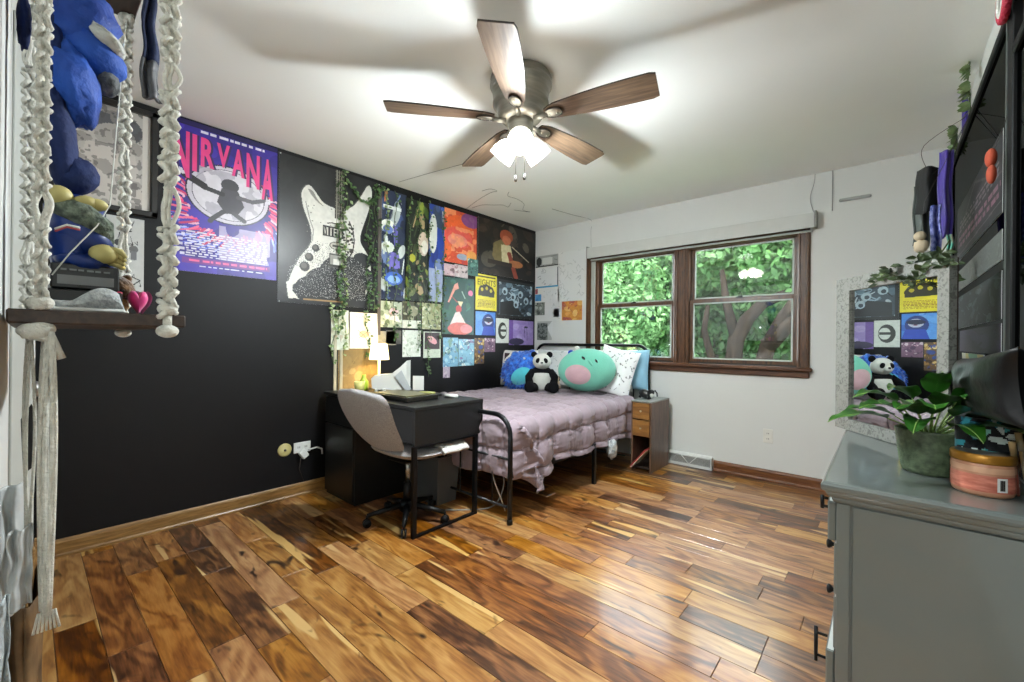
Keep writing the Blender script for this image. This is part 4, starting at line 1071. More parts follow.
# collage prints --------------------------------------------------------------
def abstract(seed, bgc, cols, n=40, big=.16, lines=8, shapes=None, w=60, h=90, gr=.15):
    cv = Canvas(w, h, bgc); rr = random.Random(seed)
    for i in range(n):
        c = rr.choice(cols); u, v = rr.random(), rr.random(); q = rr.uniform(.15, 1) ** 1.6 * big
        cv.ell(u, v, q, q * rr.uniform(.3, 1.1), c, rr.uniform(.6, 1), rr.random() * 3)
    for i in range(lines):
        u, v = rr.random(), rr.random(); cv.line([(u, v), (u + rr.uniform(-.2, .2), v + rr.uniform(-.2, .2))], .02, rr.choice(cols))
    if shapes: shapes(cv)
    cv.grime(gr, 18); return cv
G1 = 'prints pinned in the collage on the charcoal wall'
def cp(name, px, cv, label, cat='poster', m=None, curl=0, seed=0, d=.001):
    y0, y1, zt, zb = LR(*px); zt = min(zt, H_ - .006); on_left(name, cv, y0, y1, zt, zb, label, cat, G1, m, d, curl, seed)
def fig_a(cv):
    cv.rect(.05, .14, .78, .17, 'e8ece8'); cv.poly([(.1, .02), (.22, 0), (.2, .1), (.08, .12)], 'd98a62')
    cv.ell(.25, .33, .3, .06, 'e8ece2'); cv.ell(.25, .36, .2, .04, '6a7fc0'); cv.poly([(.45, .3), (.65, .34), (.62, .5), (.5, .5)], '6a62b8'); cv.ell(.25, .52, .26, .05, 'dfe6da')
    cv.poly([(.35, .56), (.7, .56), (.75, .7), (.3, .72)], '7a72c4'); cv.ell(.5, .8, .36, .06, '3f66c0'); cv.ell(.5, .81, .26, .035, '8ab0e6'); cv.rect(.3, .88, .8, .98, '1d2440')
cp('art_print', (382, 405, 188, 299), abstract(1, '29324a', ['44598a', '1d2740', '6b7fae', 'cdd6cf', '2c3a33'], 46, .15, 10, fig_a, 60, 130), 'tall blue and white figure print beside the guitar poster, at the top of the wall')
cp('art_print', (405.5, 428, 197, 300), abstract(2, '1c241c', ['2f4a2a', '4f6a30', '15180f', '6d7a4a', 'b09a72', '8a9a3a', '39432e'], 60, .12, 14, lambda cv: (cv.ell(.75, .42, .22, .12, 'c8b6a4'), cv.ell(.8, .45, .14, .07, 'dcd8ca'), cv.ell(.3, .58, .12, .04, 'b3b23c')), 60, 130), 'tall dark green and black leafy print under the ivy, second from the guitar poster')
cp('art_print', (428.5, 443, 203, 301), abstract(3, '26439a', ['2f5ac8', '1b2f7a', 'dfe4e2', '5f7cc8', '3a4a5c', '8fa2c8'], 40, .2, 6, lambda cv: (cv.rect(0, .66, 1, 1, 'a9b4cc', .75), cv.ell(.3, .3, .25, .2, 'd6d8cf')), 50, 120), 'narrow vivid blue print at the top of the wall beside the orange poster')
def orange(cv):
    cv.ell(.45, .28, .4, .2, 'e8622c'); cv.ell(.42, .5, .42, .2, 'e0574e'); cv.ell(.4, .56, .3, .12, 'e58a7a'); cv.blotch(12, .55, 'f0a070', .7, 3, (.2, .3, .9, .8)); cv.ell(.8, .12, .3, .14, '5c3f8c', .8); cv.ell(.55, .86, .18, .06, '9aa4b8'); cv.ell(.85, .85, .18, .14, 'e6a050')
cp('music_poster', (444.5, 475.5, 207, 261), abstract(4, 'd4502f', ['e8703a', 'c8402c', 'f09060', 'b83a48', 'e05a3a'], 40, .2, 10, orange, 80, 120), 'orange and red psychedelic poster between blue print and singer poster')
def singer(cv):
    cv.ell(.45, .22, .11, .12, 'a04a28'); cv.ell(.45, .3, .075, .09, 'c06a48'); cv.poly([(.22, .65), (.24, .4), (.36, .3), (.46, .42), (.5, .72), (.3, .78)], '7a6c44'); cv.poly([(.36, .4), (.52, .38), (.56, .6), (.46, .8), (.38, .75)], 'cfc29a')
    cv.line([(.55, .4), (.85, .62)], .018, 'c8bca0'); cv.line([(.5, .55), (.62, .98)], .09, '8a3a26'); cv.ell(.62, .72, .12, .07, 'a8683c'); cv.rect(.15, .72, .55, .80, '2a1c14'); cv.ell(.28, .22, .05, .1, '2f211c')
cp('music_poster', (478, 535.2, 216, 272), abstract(5, '15110e', ['1f1713', '0e0c0b', '2a1d16', '33261d', '41322a', '5c5648'], 50, .14, 10, singer, 140, 110, .2), 'dark stage photo poster of a red-haired singer at the wall corner')
cp('photo_print', (443.5, 454, 263, 276), abstract(6, 'c8aab0', ['b88a92', 'dcc6c8', '7a5a60'], 14, .2, 4, None, 30, 30), 'small pale pink print just under the orange poster', 'photo')
cp('photo_print', (454.5, 467, 264, 277), abstract(7, 'c7b6b8', ['3a3034', 'd8c8c8', 'a07880'], 14, .22, 4, None, 30, 30), 'small pink and dark portrait print under the orange poster, nearer the yellow poster', 'photo')
cp('photo_print', (467.5, 477, 258, 275), abstract(8, '3a6a62', ['6aa092', 'c0d0c4', '23403c'], 18, .2, 4, None, 30, 40), 'small teal print wedged between orange poster and yellow poster', 'photo', d=.004)
def green(cv):
    cv.poly([(.36, .14), (.46, .10), (.50, .2), (.38, .24), (.2, .46), (.16, .45)], 'e6a090'); cv.poly([(.46, .42), (.64, .42), (.56, .54)], 'e8d8a8'); cv.ell(.5, .56, .09, .07, 'c84a4a'); cv.poly([(.4, .62), (.52, .6), (.7, .78), (.8, .86), (.2, .88)], 'e6cfc8'); cv.ell(.55, .9, .38, .11, 'd06a60'); cv.ell(.75, .9, .2, .08, 'dc8a8a'); cv.ell(.88, .26, .08, .05, 'dc7aa0'); cv.line([(.6, .25), (.7, .36)], .02, '9ab8a8'); cv.line([(.3, .36), (.45, .44)], .012, 'c05050')
cp('art_print', (442.5, 473.5, 274.5, 334), abstract(9, '1c4a42', ['255a50', '15403c', '2c6a5c', '1a4452', '2a6048'], 44, .16, 6, green, 90, 130), 'green poster with pink figures in the lower middle of the collage')
def yel(cv):
    cv.rect(.06, .05, .94, .08, '3a3408'); cv.poly([(.14, .42), (.2, .32), (.36, .3), (.5, .26), (.64, .3), (.8, .34), (.9, .46), (.88, .62), (.12, .6)], '2b2608'); cv.ell(.3, .42, .06, .05, 'c8b82c'); cv.ell(.52, .38, .06, .05, 'c8b82c'); cv.ell(.72, .44, .06, .05, 'c8b82c'); cv.bars(.08, .70, .92, .93, 6, '9a7a1c', 3)
cv = abstract(10, 'e2d22a', ['dccb20', 'e8da3a'], 20, .2, 0, yel, 70, 110, .08)
y0, y1, zt, zb = LR(475.5, 496, 273, 309.5)
t = thing('yellow_poster', (-A_, y0, zb), 'yellow and black band poster in the right part of the collage', 'poster'); t['group'] = G1
on_left('printed_sheet', cv, y0, y1, zt, zb, None, None, parent=t)
mb = MB(); text(mb, 'EIGHTS', (-A_ + .0036, y0 + .03, zt - .115), (0, y1 - y0 - .05, 0), (0, 0, .062)); mb.build('lettering', t, mat('black ink', '14120a', .5))
def bw(cv):
    cv.rect(0, 0, 1, .07, '0e1215'); cv.rect(0, .93, 1, 1, '0e1215'); cv.rect(0, 0, .05, 1, '0e1215'); cv.rect(.95, 0, 1, 1, '0e1215'); cv.poly([(.08, .92), (.08, .6), (.4, .52), (.7, .92)], '12181c')
    for k, (u, v) in enumerate(((.2, .3), (.42, .42), (.62, .34), (.78, .5), (.5, .62))): cv.ell(u, v, .07, .1, 'a9bcc6'); cv.ell(u - .01, v + .02, .035, .05, '2a3640')
t0 = abstract(11, '33424e', ['8fa6b4', '1a242c', '5d7482', 'c0ced6', '0f161b', 'b4c6d0'], 90, .1, 26, bw, 120, 130, .2)
y0, y1, zt, zb = LR(497, 533, 278.5, 317)
t = thing('band_poster', (-A_, y0, zb), 'black and white band photo poster near the corner of the charcoal wall', 'poster'); t['group'] = G1
on_left('printed_sheet', t0, y0, y1, zt, zb, None, None, parent=t)
mb = MB(); text(mb, 'SELF', (-A_ + .0036, y0 + .04, zt - .052), (0, .12, 0), (0, 0, .026)); mb.build('lettering', t, mat('black ink', '14120a', .5))
def blue(cv):
    cv.rect(0, 0, .4, 1, '5a98dc', .8); cv.ell(.62, .45, .30, .36, '1a3478'); cv.ell(.64, .38, .2, .17, 'b9bcd0'); cv.ell(.64, .34, .24, .1, '182040'); cv.ell(.60, .38, .03, .02, '20202c'); cv.ell(.70, .38, .03, .02, '20202c'); cv.ell(.65, .46, .06, .015, '803848'); cv.poly([(.3, 1), (.4, .62), (.9, .62), (1, 1)], '2346b0')
cp('portrait_print', (475.5, 495, 311, 335), abstract(12, '3f7fd0', ['5a9ae0', '2a58b0', '7ab0ea'], 20, .2, 4, blue, 60, 90), 'blue hooded portrait print under the yellow poster')
def ebw(cv): cv.a[:] = lin('c9cec4'); cv.ell(.5, .5, .34, .34, '23271f'); cv.ell(.58, .5, .24, .22, 'c9cec4'); cv.rect(.35, .44, .8, .54, '23271f')
cp('art_print', (496, 508.5, 318, 343), abstract(13, 'c9cec4', ['c9cec4'], 2, .1, 0, ebw, 50, 70), 'small white print with black swirl under the band poster')
def pur(cv): cv.rect(.0, 0, .16, 1, '6a4a98'); cv.ell(.3, .86, .3, .14, '2a2244'); cv.line([(.72, .3), (.74, .8)], .02, '4a3a70'); cv.line([(.62, .26), (.64, .7)], .02, '4a3a70'); cv.ell(.68, .26, .08, .04, '2a2244')
cp('art_print', (509, 533, 320, 345), abstract(14, '9a84c2', ['a894cc', '8a74b4', 'b4a2d2'], 16, .24, 2, pur, 70, 70), 'purple print in the corner below the band poster')
leafc = ['c8d0b8', 'e0e4d0', '8a9a70', '5a6a48', 'b4c098', '3f4a38']
cp('photo_print', (380.5, 401.5, 300.5, 327), abstract(15, 'a8b098', leafc + ['b8a0a8'], 40, .15, 6, lambda cv: (cv.ell(.6, .4, .2, .16, 'd8b8c0'), cv.poly([(.4, .7), (.6, .3), (.95, .8)], 'e4dcd8')), 50, 60), 'floral print with pale pink petals, left end of the small print row', 'photo')
cp('photo_print', (402.5, 420.5, 301, 328), abstract(16, '4a4a38', ['2e3024', '8a8a64', 'c4c8a8', '60664a'], 40, .15, 8, lambda cv: (cv.rect(0, .7, 1, 1, 'd4d8c8'), cv.ell(.55, .35, .3, .2, 'a8a888', .6)), 50, 60), 'dark botanical print in the middle of the small print row', 'photo')
cp('photo_print', (422, 440.5, 302.5, 329), abstract(17, 'a2a67c', ['5c6440', 'c8cca8', '3e4430', 'dcdcc4', '8a8a54'], 60, .1, 8, None, 50, 60), 'mottled green and cream print, right end of the small print row', 'photo')
cp('photo_print', (386, 401, 330, 344), abstract(18, '54504a', ['45423e', '625e54'], 8, .3, 0, None, 30, 30), 'small dull brown print under the petal print', 'photo')
cp('photo_print', (402.5, 420.5, 330, 357), abstract(19, 'd0d6ca', ['dfe4da', 'a8b4a0', '6a7a60'], 34, .12, 5, None, 50, 60), 'pale print with green leaf shapes under the dark botanical print', 'photo')
cp('photo_print', (423.5, 440.5, 331.5, 358), abstract(20, 'c2ccb8', ['d6dccc', '8aa07c'], 16, .16, 2, lambda cv: (cv.rect(.06, .04, .94, .66, '3a2a2e'), cv.ell(.5, .32, .3, .12, 'dc9aa0', 1, .5), cv.ell(.42, .28, .16, .1, 'e6b4b4')), 50, 60), 'print of pink blossom on dark ground near the ivy', 'photo')
cp('photo_print', (443, 458, 337.5, 367), abstract(21, '7fb0c8', ['a8d0dc', '5c90b4', '3f7090', 'd0e4e0', '2a4a60', '7a9c88'], 60, .12, 8, None, 40, 70), 'light blue mottled print under the green poster', 'photo')
cp('photo_print', (458.5, 474, 339, 366), abstract(22, '8abcd0', ['b4d8e0', '6a98b0', '3a6478', '8a6a98', 'dce8e4'], 60, .12, 8, None, 40, 70), 'light blue and mauve mottled print beside the cat cushion wall spot', 'photo')
cp('photo_print', (474.5, 484, 338, 364), abstract(23, '6a5238', ['c8a050', '3a2a20', 'e0c480', '2a4a90', 'a07840'], 50, .14, 6, None, 34, 60), 'brown and gold print just above the cat cushion', 'photo')
cp('photo_print', (484.5, 495, 338, 352), abstract(24, '7a5a70', ['c8a0b0', '4a3450', 'd8c0c8'], 30, .16, 4, None, 34, 34), 'mauve print just above the blue shaggy plush', 'photo')
cp('photo_print', (443, 450, 367, 378), abstract(25, 'b0a0b0', ['d0c8cc', '7a6a80'], 14, .2, 4, None, 24, 30), 'tiny greyish pink print low on the wall near the ivy', 'photo')
# strip and paper at the left of the collage, lit by the table lamp
cp('paper_sheet', (331, 348, 309.5, 350), abstract(26, 'c6cbbd', ['d2d6c8', 'aab49c', '98a484'], 26, .12, 8, None, 40, 90, .1), 'pale green sheet hanging under the guitar poster, left of the sketch', 'paper', None, .02, 3)
def sk(cv):
    cv.ell(.5, .6, .16, .1, 'c89a7a', .8); cv.line([(.3, .5), (.5, .62), (.62, .8)], .016, '7a5a48'); cv.line([(.35, .7), (.6, .55), (.7, .4)], .012, '8a6a58'); cv.line([(.2, .1), (.3, .16), (.5, .1)], .012, '8a8a7c')
cp('sketch_sheet', (349.5, 376.5, 312, 348.5), abstract(27, 'dddcd2', ['e4e2d8', 'd2d0c2'], 12, .2, 4, sk, 70, 90, .06), 'white sheet with a reddish brown sketch hanging below the guitar poster', 'paper', None, .03, 8)
cp('cardboard_panel', (338, 378, 346, 391), abstract(28, '8a7248', ['947c50', '7c6640', 'a08a5c'], 18, .2, 3, None, 80, 80, .1), 'brown cardboard panel behind the desk lamp', 'board', M_printm, d=.0005)
cp('note_paper', (376, 396, 331, 345), abstract(29, '9a927c', ['a8a088', '8a826c'], 12, .2, 3, None, 40, 30, .1), 'small grey-tan paper above the table lamp', 'paper')
for i, (px, lab) in enumerate(((335, 'thin white vertical strip on the wall at the left end of the desk'), (341, 'thin white vertical strip nearer the brown cardboard panel'))):
    a, b_ = atX(px, 335, -A_), atX(px, 391, -A_)
    tag(MB().bb((-A_, a.y - .012, b_.z - .0), (-A_ + .012, a.y + .012, a.z), .003).build('wall_strip', m=mat('cream strip', 'b4ae98', .6)), lab, 'strip')
a, b_ = atX(380.5, 187, -A_), atX(380.5, 335, -A_)
tag(MB().bb((-A_, a.y - .018, b_.z), (-A_ + .004, a.y + .012, a.z), .001).build('tape_strip', m=mat('grey brown tape', '57504a', .6)), 'long grey-brown strip running down the wall beside the guitar poster', 'strip')
# framed black and white picture and white sheet behind the hanging shelf
y1, zt, zb = .503, 2.43, 1.828
t = thing('picture_frame', (-A_, y1 - .4, zb), 'black framed black-and-white portrait behind the macrame shelf', 'picture')
y0 = y1 - .44
mb = MB()
for a_, b2 in (((y0, zb), (y1, zb + .03)), ((y0, zt - .03), (y1, zt)), ((y0, zb), (y0 + .03, zt)), ((y1 - .03, zb), (y1, zt))): mb.bb((-A_ + .001, a_[0], a_[1]), (-A_ + .03, b2[0], b2[1]), .003)
mb.build('frame', t, mat('black frame', '1c1a18', .4))
cv = Canvas(90, 120, 'c9c7c2'); cv.rect(0, 0, 1, 1, 'b9b4ae'); cv.ell(.62, .2, .28, .16, '55565a'); cv.ell(.6, .3, .22, .13, 'a9a39c'); cv.poly([(.1, 1), (.3, .4), (.8, .38), (.95, 1)], 'c6bfb8'); cv.blotch(8, .56, '8b8580', .7, 3); cv.blotch(20, .62, '4a4848', .6, 7); cv.rect(.9, 0, 1, 1, 'cfcac2'); cv.rect(.985, 0, 1, 1, '5b5048')
panel('photograph', cv, (-A_ + .004, y0 + .03, zt - .03), (0, y1 - y0 - .06, 0), (0, 0, zb - zt + .06), (1, 0, 0), M_print, t)
def comic(cv):
    rr = random.Random(6)
    for i in range(20):
        u, v = rr.uniform(.1, .9), rr.uniform(.1, .95); cv.line([(u, v), (u + rr.uniform(-.12, .12), v + rr.uniform(-.08, .08)), (u + rr.uniform(-.1, .1), v + rr.uniform(-.08, .08))], .01, '2a2a2c')
    cv.ell(.72, .42, .12, .05, '6a6a6a'); cv.rect(.64, .45, .8, .56, '77787a'); cv.ell(.3, .35, .1, .04, '3a3a3c'); cv.line([(.7, .8), (.9, .84), (.72, .9)], .014, '1c1c1e')
y0, y1, zt, zb = LR(106, 143, 214, 290)
on_left('comic_sheet', abstract(31, 'c3c4c1', ['c8c9c6'], 4, .2, 0, comic, 70, 110, .05), y0, y1, zt, zb, 'white sheet with black comic drawings below the framed portrait', 'paper')

# ================================================================== PAPERS ON THE WINDOW WALL CORNER
G2 = 'papers pinned on the white wall between corner and window'
def FR(pl, pr, yt, yb):
    a, b_, c = atY(pl, yt, YW), atY(pl, yb, YW), atY(pr, 341, YW); return max(a.x, -A_ + .006), c.x, a.z, b_.z
def fp(name, px, cv, label, cat='paper', curl=0, seed=0, d=.001):
    x0, x1, zt, zb = FR(*px); on_far(name, cv, x0, x1, zt, zb, label, cat, G2, None, d, curl, seed)
def faint(seed, bgc='d4d6d3', ink='a4a7a6', n=26, w=60, h=80, th=.01):
    cv = Canvas(w, h, bgc); rr = random.Random(seed)
    for i in range(n):
        u, v = rr.random(), rr.random(); P = [(u, v)]
        for k in range(3): u += rr.uniform(-.1, .1); v += rr.uniform(-.07, .07); P.append((u, v))
        cv.line(P, th, ink, .8)
    return cv
fp('sketch_sheet', (558.5, 584, 253, 302), faint(1, 'd3d5d2', 'a9acaa', 34, 70, 110), 'large faint pencil drawing sheet beside the window casing')
cv = faint(2, '9a9c98', '3a3c3c', 10, 60, 30, .03); cv.ell(.15, .5, .12, .4, '2c2e2c'); cv.rect(.3, .2, .75, .8, 'c6c8c4'); cv.rect(0, .9, 1, 1, '2c2e2c')
fp('photo_print', (536, 557.5, 257, 268), cv, 'grey strip photo at the top of the papers by the wall corner', 'photo')
cv = faint(3, 'd0d2d2', '5c5e68', 12, 60, 50, .02); cv.rect(0, .92, 1, 1, '3f8fb8'); cv.rect(.96, 0, 1, .92, '4a5058')
fp('sketch_sheet', (536, 557.5, 269.5, 288.5), cv, 'ink sketch sheet with blue lower edge, second from the top by the corner')
fp('sticker', (533, 541, 295, 301.5), abstract(41, '4a90c8', ['5aa0d8', '3a7ab0'], 8, .3, 1, None, 24, 20), 'small blue sticker low on the white wall by the corner', 'sticker')
fp('sticker', (533, 537.5, 289.5, 294.5), abstract(42, 'a04a5a', ['c06a7a', '7a3a48'], 8, .3, 1, None, 16, 16), 'tiny dark red sticker above the blue one', 'sticker')
fp('photo_print', (533, 544.5, 303, 315.5), abstract(43, '70746c', ['3a3e3a', 'b4b8b0', '90948c'], 24, .2, 5, None, 36, 36), 'small dark photo under the blue sticker', 'photo')
fp('sketch_sheet', (543, 551, 291, 302), faint(4, 'cfd1cf', '8e9290', 10, 30, 40, .02), 'small pencil sketch to the right of the blue sticker')
fp('sketch_sheet', (552, 559, 289.5, 317), faint(5, 'cfd1cf', '7e8280', 16, 30, 90, .016), 'narrow pencil sketch beside the orange picture')
fp('art_print', (562, 582, 301.5, 320.5), abstract(44, 'c8883a', ['dca050', 'a85038', 'e0b870', '9a4a4a', 'c87840'], 40, .2, 6, None, 60, 60), 'orange and red square print next to the window casing', 'art print')
cv = Canvas(50, 60, 'a7aaa6'); cv.rect(.0, .1, .7, 1, '3a403c'); cv.blotch(14, .5, '7c827c', .8, 3, (0, .1, .7, 1)); cv.poly([(1, 0), (.7, .3), (.75, .5), (1, .9)], 'd0d2d0')
fp('photo_print', (537.5, 552, 321.5, 340), cv, 'grey forest photo just above the headboard', 'photo')
fp('sketch_sheet', (553.5, 561, 309, 320), faint(7, 'cfd1cf', '6e7270', 8, 26, 36, .02), 'small ink doodle slip between the forest photo and the orange print')
# grey brush marks on the plain wall right of the window
tag(MB().bb((-.27, YW - .022, 2.215), (-.08, YW - .001, 2.24), .008).build('plaster_ridge', m=mat('grey filler', 'a3a5a1', .8)), 'short grey ridge of filler high on the white wall right of the window', 'filler')

# ================================================================== IVY
M_ivy = mat('ivy leaf', '5a7a48', .45, scale=9, col2='283f22')
M_ivyl = mat('pale ivy leaf', '9fb07c', .5, scale=9, col2='5f7c4a')
M_stem = mat('ivy stem', '4a5c33', .6)
def leaf(mb, p, d, n, L_, W_):
    """folded pointed leaf: p base, d direction, n face normal"""
    d = d.normalized(); s_ = d.cross(n).normalized(); n = s_.cross(d).normalized()
    q = [p, p + d * L_ * .35 + s_ * W_ / 2 + n * L_ * .08, p + d * L_ * .75 + s_ * W_ * .33 + n * L_ * .06, p + d * L_, p + d * L_ * .75 - s_ * W_ * .33 + n * L_ * .06, p + d * L_ * .35 - s_ * W_ / 2 + n * L_ * .08, p + d * L_ * .5]
    mb.add(q, [(0, 1, 6), (1, 2, 6), (2, 3, 6), (3, 4, 6), (4, 5, 6), (5, 0, 6)], False)
def vine(y, z0, z1, seed, label, n=60, dens=1.0, m=None, x=-A_ + .02, sp=.03, size=.029, ydrift=0):
    rr = random.Random(seed)
    t = thing('ivy_garland', (x, y, z0), label, 'garland', 'artificial ivy garlands hanging on the charcoal wall')
    P = []; k = max(6, int((z0 - z1) / .05))
    for i in range(k + 1):
        f_ = i / k; P.append(Vector((x + .012 * math.sin(i * 1.3 + seed), y + ydrift * f_ + .014 * math.sin(i * .9 + seed * 2), z0 + (z1 - z0) * f_)))
    MB().tube(P, .0022, 5).build('stem', t, M_stem)
    mb = MB()
    for i in range(int(n * dens * .72)):
        f_ = rr.random() * k; a = P[int(f_)]; b_ = P[min(int(f_) + 1, k)]; p = a.lerp(b_, f_ - int(f_))
        d = Vector((rr.uniform(-.1, .8), rr.uniform(-1, 1), rr.uniform(-1, .35))); s_ = rr.uniform(.6, 1.15) * size
        q = p + Vector((rr.uniform(0, .014), rr.uniform(-sp, sp) * .5, 0))
        leaf(mb, q, d, Vector((1, rr.uniform(-.5, .5), rr.uniform(-.2, .8))), s_, s_ * .8)
    mb.build('leaves', t, m or M_ivy)
def VY(px, py=341): return atX(px, py, -A_).y
vine(VY(338), 2.455, 1.20, 1, 'full ivy garland hanging over the neck of the painted guitar', 190, 1, None, sp=.045)
vine(VY(343), 2.455, 1.02, 2, 'ivy garland over the guitar poster, second from its left side', 120, 1, M_ivyl)
vine(VY(332), 1.42, .96, 21, 'short pale ivy trailing over the pale green sheet left of the desk', 46, 1, M_ivyl)
vine(VY(366), 2.30, .98, 3, 'ivy garland hanging down over the upper horn of the painted guitar', 130)
vine(VY(373), 2.44, 1.40, 4, 'dense ivy at the right edge of the guitar poster', 150, 1, None, sp=.06)
vine(VY(384), 2.43, 1.42, 5, 'ivy garland over the blue and white figure print', 90, 1, M_ivyl)
vine(VY(393), 2.42, 1.12, 6, 'ivy garland between the first two tall prints', 100, 1, None)
vine(VY(407), 2.42, 1.25, 7, 'ivy garland over the left edge of the dark leafy print', 110)
vine(VY(417), 2.42, 1.06, 8, 'ivy garland over the middle of the dark leafy print', 120, 1, None, sp=.05)
vine(VY(427), 2.43, .80, 9, 'longest ivy garland reaching down behind the desk', 120)
vine(VY(441), 2.42, 1.15, 10, 'ivy garland along the edge of the orange and green posters', 110, 1, None, sp=.03)
vine(VY(434), 1.9, 1.30, 11, 'short ivy over the narrow blue print', 60, 1, M_ivyl)
# a swagged ivy runner and bare wires along the top
t = thing('ivy_swag', (-A_ + .02, VY(352), 2.38), 'ivy runner swagged across the top of the guitar poster', 'garland')
P = [Vector((-A_ + .022, VY(345) + (VY(380) - VY(345)) * i / 16, 2.40 - .16 * math.sin(PI * i / 16) + .03 * i / 16)) for i in range(17)]
MB().tube(P, .0022, 5).build('stem', t, M_stem); mb = MB(); rr = random.Random(31)
for i in range(50):
    f_ = rr.random() * 16; p = P[int(f_)].lerp(P[min(int(f_) + 1, 16)], f_ - int(f_)); leaf(mb, p, Vector((.4, rr.uniform(-1, 1), rr.uniform(-1, .2))), Vector((1, 0, .3)), .034, .026)
mb.build('leaves', t, M_ivy)
cz_ = H_ - .004
def ceil_cord(pts, label, r_=.0018): cord('ceiling_wire', [atZ(px, py, cz_) for px, py in pts], r_, mat('thin grey wire', '77797a', .6), label, 'wire')
ceil_cord([(399, 182), (430, 173), (470, 162)], 'straight thin wire running across the ceiling towards the fan')
ceil_cord([(466, 209), (478, 200), (490, 193), (497, 191), (490, 189), (482, 191)], 'loose looping wire on the ceiling above the singer poster')
ceil_cord([(472, 208), (482, 205), (494, 205), (503, 205), (508, 207), (511, 203)], 'squiggly wire on ceiling just above the top of the singer poster')
ceil_cord([(509, 192), (508, 196), (517, 199), (524, 204), (523, 210), (530, 212), (514, 210)], 'curled wire on the ceiling nearest the wall corner')
# ================================================================== MACRAME SHELF AT THE NEAR WALL
M_dw = wood('dark shelf wood', '241a14', '46342a', .5, (3, 20, 20))
def weave(mb, x, y, z0, z1, A=.013, pitch=.034, r_=.0068, sx=(1, 0)):
    """square-knot sinnet: two core cords and two cords knotted round them"""
    n = max(8, int((z0 - z1) / pitch * 8))
    ex, ey = Vector((0, 1, 0)), Vector((1, 0, 0))
    for s_ in (-1, 1):
        mb.tube([(x, y + s_ * .004, z0), (x, y + s_ * .004, z1)], .005, 6)
        P = []
        for i in range(n + 1):
            t_ = i / 8 * PI; z = z0 + (z1 - z0) * i / n
            P.append(Vector((x, y, z)) + ex * (s_ * A * math.cos(t_) * (1 + .18 * math.sin(i * 1.7))) + ey * (s_ * .011 * math.sin(2 * t_)) + Vector((0, 0, .006 * math.sin(t_ * 2 + s_))))
        mb.tube(P, r_, 7)
def cords(mb, x, y, z0, z1, n=5, sp=.010, r_=.0045, sway=.006, seed=0):
    rr = random.Random(seed)
    for k in range(n):
        o_ = (k - (n - 1) / 2) * sp; ph = rr.random() * 6; P = []
        for i in range(13):
            f_ = i / 12; b_ = math.sin(PI * f_)
            P.append((x + rr.uniform(-.001, .001) + .006 * math.sin(ph), y + o_ * (.35 + .65 * b_) + sway * math.sin(f_ * 3 + ph) * b_, z0 + (z1 - z0) * f_))
        mb.tube(P, r_, 6)
SX0, SX1, SY0, SY1, SZ = -1.80, -1.15, -.022, .232, 1.185
t = thing('macrame_shelf', ((SX0 + SX1) / 2, SY0, SZ), 'hanging dark wood shelf in knotted white macrame cord, at the far left', 'hanging shelf')
MB().bb((SX0, SY0, SZ - .026), (SX1, SY1, SZ), .003).build('lower_plank', t, M_dw)
MB().bb((SX0, SY0, 2.135), (SX1, SY1 - .01, 2.16), .003).build('upper_plank', t, M_dw)
def hanger(x, y, seed, fat=1.0):
    mb = MB(); rr = random.Random(seed)
    segs = ((2.47, 2.16, 0), (2.13, 1.72, 1), (1.72, 1.66, 0), (1.66, 1.46, 1), (1.46, 1.37, 0), (1.37, SZ, 1)) if seed % 2 else ((2.47, 2.16, 0), (2.13, 1.95, 1), (1.95, 1.87, 0), (1.87, 1.40, 1), (1.40, 1.33, 0), (1.33, SZ, 1))
    for a, b_, k in segs:
        if k: weave(mb, x, y, a, b_, .0125 * fat, .023, .0060 * fat)
        else: cords(mb, x, y, a, b_, 4, .008, .0045, seed=seed)
    mb.ell((x, y, SZ + .012), (.016, .018, .014)).ell((x, y, 2.12), (.018, .02, .016)).ell((x, y, SZ - .035), (.018, .02, .014))
    mb.tube([(x, y, 2.16), (x, y, 2.13)], .008, 8); mb.tube([(x, y, SZ), (x, y, SZ - .03)], .008, 8)
    mb.build('macrame_rope', t, M_rope)
hanger(SX1 + .0, .200, 1, .98); hanger(SX1 - .01, .019, 2, .66); hanger(SX0 + .03, .200, 3, .9); hanger(SX0 + .03, .005, 4, .9)
mb = MB()
cords(mb, SX1 + .005, .030, SZ - .04, .63, 4, .0062, .0036, .002, 5); cords(mb, SX1 - .015, .027, SZ - .04, .63, 4, .0062, .0036, .002, 15)
for k in range(7): mb.tube([(SX1 + .003, .030 + (k - 3) * .0035, .635), (SX1 + .003, .030 + (k - 3) * .0055, .60)], .002, 5)
mb.build('front_tassel', t, M_rope)
mb = MB(); cords(mb, SX1 - .03, .006, SZ - .04, .74, 3, .005, .0028, .003, 6); mb.build('wall_tassel', t, M_rope)
mb = MB(); mb.ell((SX1 - .0, .012, SZ - .040), (.02, .022, .014), None, 18, 10, fuzz(.2, 3)); mb.tube([(SX1, .0, SZ - .045), (SX1, .03, SZ - .052), (SX1, .046, SZ - .09)], [.007, .010, .006]); mb.build('gathering_knot', t, M_rope)

